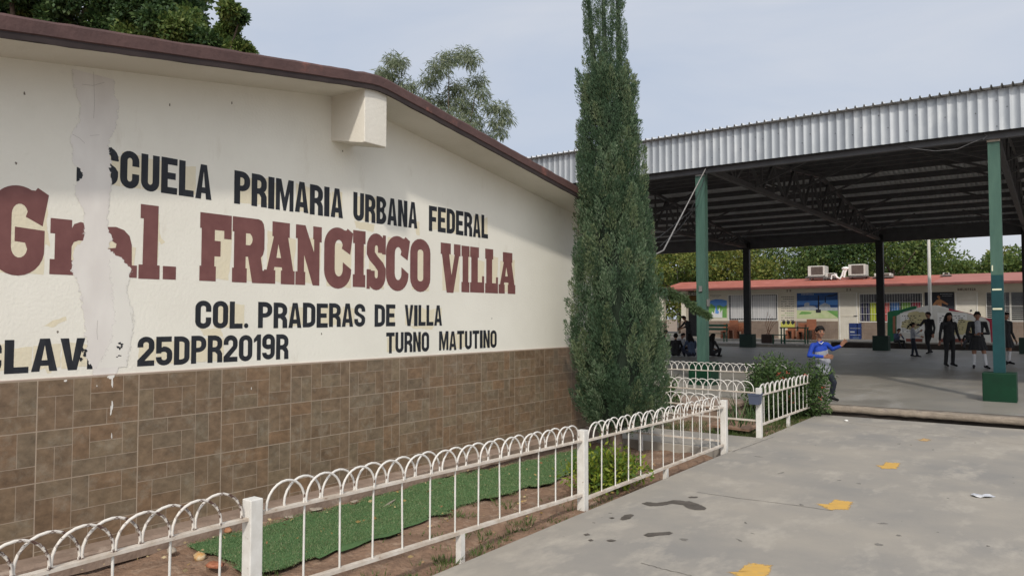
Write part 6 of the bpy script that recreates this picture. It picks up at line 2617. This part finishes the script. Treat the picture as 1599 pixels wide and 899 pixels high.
person('child in dark clothes mostly hidden behind the taped green column', (p.x + .25, p.y + 2.2, .15), .2, 1.62, stand(1.62, elL=(.15, .02, .62)), C_DARK, C_DARK, 'short', .012, CG, skirt=True)
p = onz(1451, 552, .15)
person('slim child in a black hoodie in profile pointing to the left on the court', (p.x, p.y, .15), -1.25, 1.68,
       stand(1.68, elR=(-.12, -.12, .68), wrR=(-.10, -.27, .70), knL=(.06, -.09, .28), anL=(.06, -.06, .05), toL=(.06, -.15, .018), knR=(-.06, .0, .27), anR=(-.06, .12, .05), toR=(-.06, .03, .018)), C_DARK, C_DARK, 'short', .011, CG)
p = onz(1426, 557, .15)
person('small girl with a ponytail in a pale shirt facing right', (p.x, p.y, .15), 1.25, 1.27,
       stand(1.27, elL=(.15, -.10, .66), wrL=(.10, -.20, .74), elR=(-.14, -.06, .63), wrR=(-.10, -.18, .60), knR=(-.06, -.05, .27), anR=(-.06, -.10, .05), toR=(-.06, -.19, .018)), C_LIGHT, C_PANTS, 'pony', .009, CG)
p = ony(1400, 540, 38.75)
person('child in a dark jacket sitting on the platform edge beside the green wall end', (p.x, 39.0, .02), .12, 1.35,
       {k_: tuple(c * 1.35 for c in v_) for k_, v_ in dict(head=(0, -.09, .72), neck=(0, -.05, .63), shL=(.115, -.02, .59), shR=(-.115, -.02, .59), elL=(.17, -.10, .45), elR=(-.17, -.10, .45), wrL=(.04, -.17, .56), wrR=(-.04, -.17, .55),
                                                           hipL=(.06, .03, .36), hipR=(-.06, .03, .36), knL=(.10, -.21, .37), knR=(-.10, -.21, .37), anL=(.10, -.24, .15), anR=(-.02, -.22, .16), toL=(.12, -.33, .12), toR=(-.02, -.31, .12)).items()}, C_SLATE, C_DARK, 'short', .010, CG)
p = ony(1512, 540, 38.75)
person('child in dark clothes lounging on the platform edge behind the skirted girl', (p.x, 39.0, .02), -.7, 1.45,
       {k_: tuple(c * 1.45 for c in v_) for k_, v_ in dict(head=(0, .06, .66), neck=(0, .06, .57), shL=(.115, .06, .53), shR=(-.115, .06, .53), elL=(.17, .12, .40), elR=(-.17, .12, .40), wrL=(.14, .18, .33), wrR=(-.14, .18, .33),
                                                           hipL=(.06, .03, .36), hipR=(-.06, .03, .36), knL=(.08, -.21, .33), knR=(-.08, -.21, .33), anL=(.08, -.40, .16), anR=(-.06, -.38, .16), toL=(.10, -.46, .20), toR=(-.06, -.45, .20)).items()}, C_DARK, C_DARK, 'short', .012, CG)
CS = 'children sitting on the court floor'
p = onz(1055, 556.5, .15)
person('child in black seen from behind sitting on the floor left of the near column', (p.x, p.y, .15), math.pi - .3, 1.5, floor_sit(1.5), C_DARK, C_DARK, 'short', .012, CS, belly=1.1)
p = onz(1079, 557.5, .15)
person('child with long hair and slate blue top sitting by the near column', (p.x, p.y, .15), math.pi + .25, 1.5, floor_sit(1.5), C_SLATE, C_NAVY, 'long', .012, CS)
p = onz(1064, 550, .15)
person('child in a grey top sitting between the two darker children near the column', (p.x, p.y, .15), .5, 1.4, floor_sit(1.4), C_LIGHT, C_NAVY, 'short', .012, CS)
p = onz(1110.5, 557, .15)
person('child in black sitting just right of the near green column', (p.x, p.y, .15), math.pi - .9, 1.5, floor_sit(1.5), C_DARK, C_DARK, 'long', .012, CS)
p = onz(1036, 543, .15)
person('child in black with a pale stripe sitting beside the cypress edge', (p.x, p.y, .15), 1.2, 1.5, floor_sit(1.5), C_DARK, C_DARK, 'short', .012, CS)
p = onz(1076, 546, .15)
person('tall figure in black leaning over the children sitting by the column', (p.x, p.y, .15), -1.2, 1.62, stand(1.62, head=(0, -.16, .88), neck=(0, -.10, .80), shL=(.115, -.05, .77), shR=(-.115, -.05, .77), elL=(.15, -.16, .66), wrL=(.1, -.26, .62), elR=(-.15, -.14, .66), wrR=(-.1, -.25, .6)), C_DARK, C_DARK, 'short', .012, CG)
p = onz(1042.5, 522, .42)
person('distant child in black standing in the passage beside the white pillar', (p.x, 41.5, .42), .4, 1.45, stand(1.45), C_DARK, C_DARK, 'short', .013, CG)
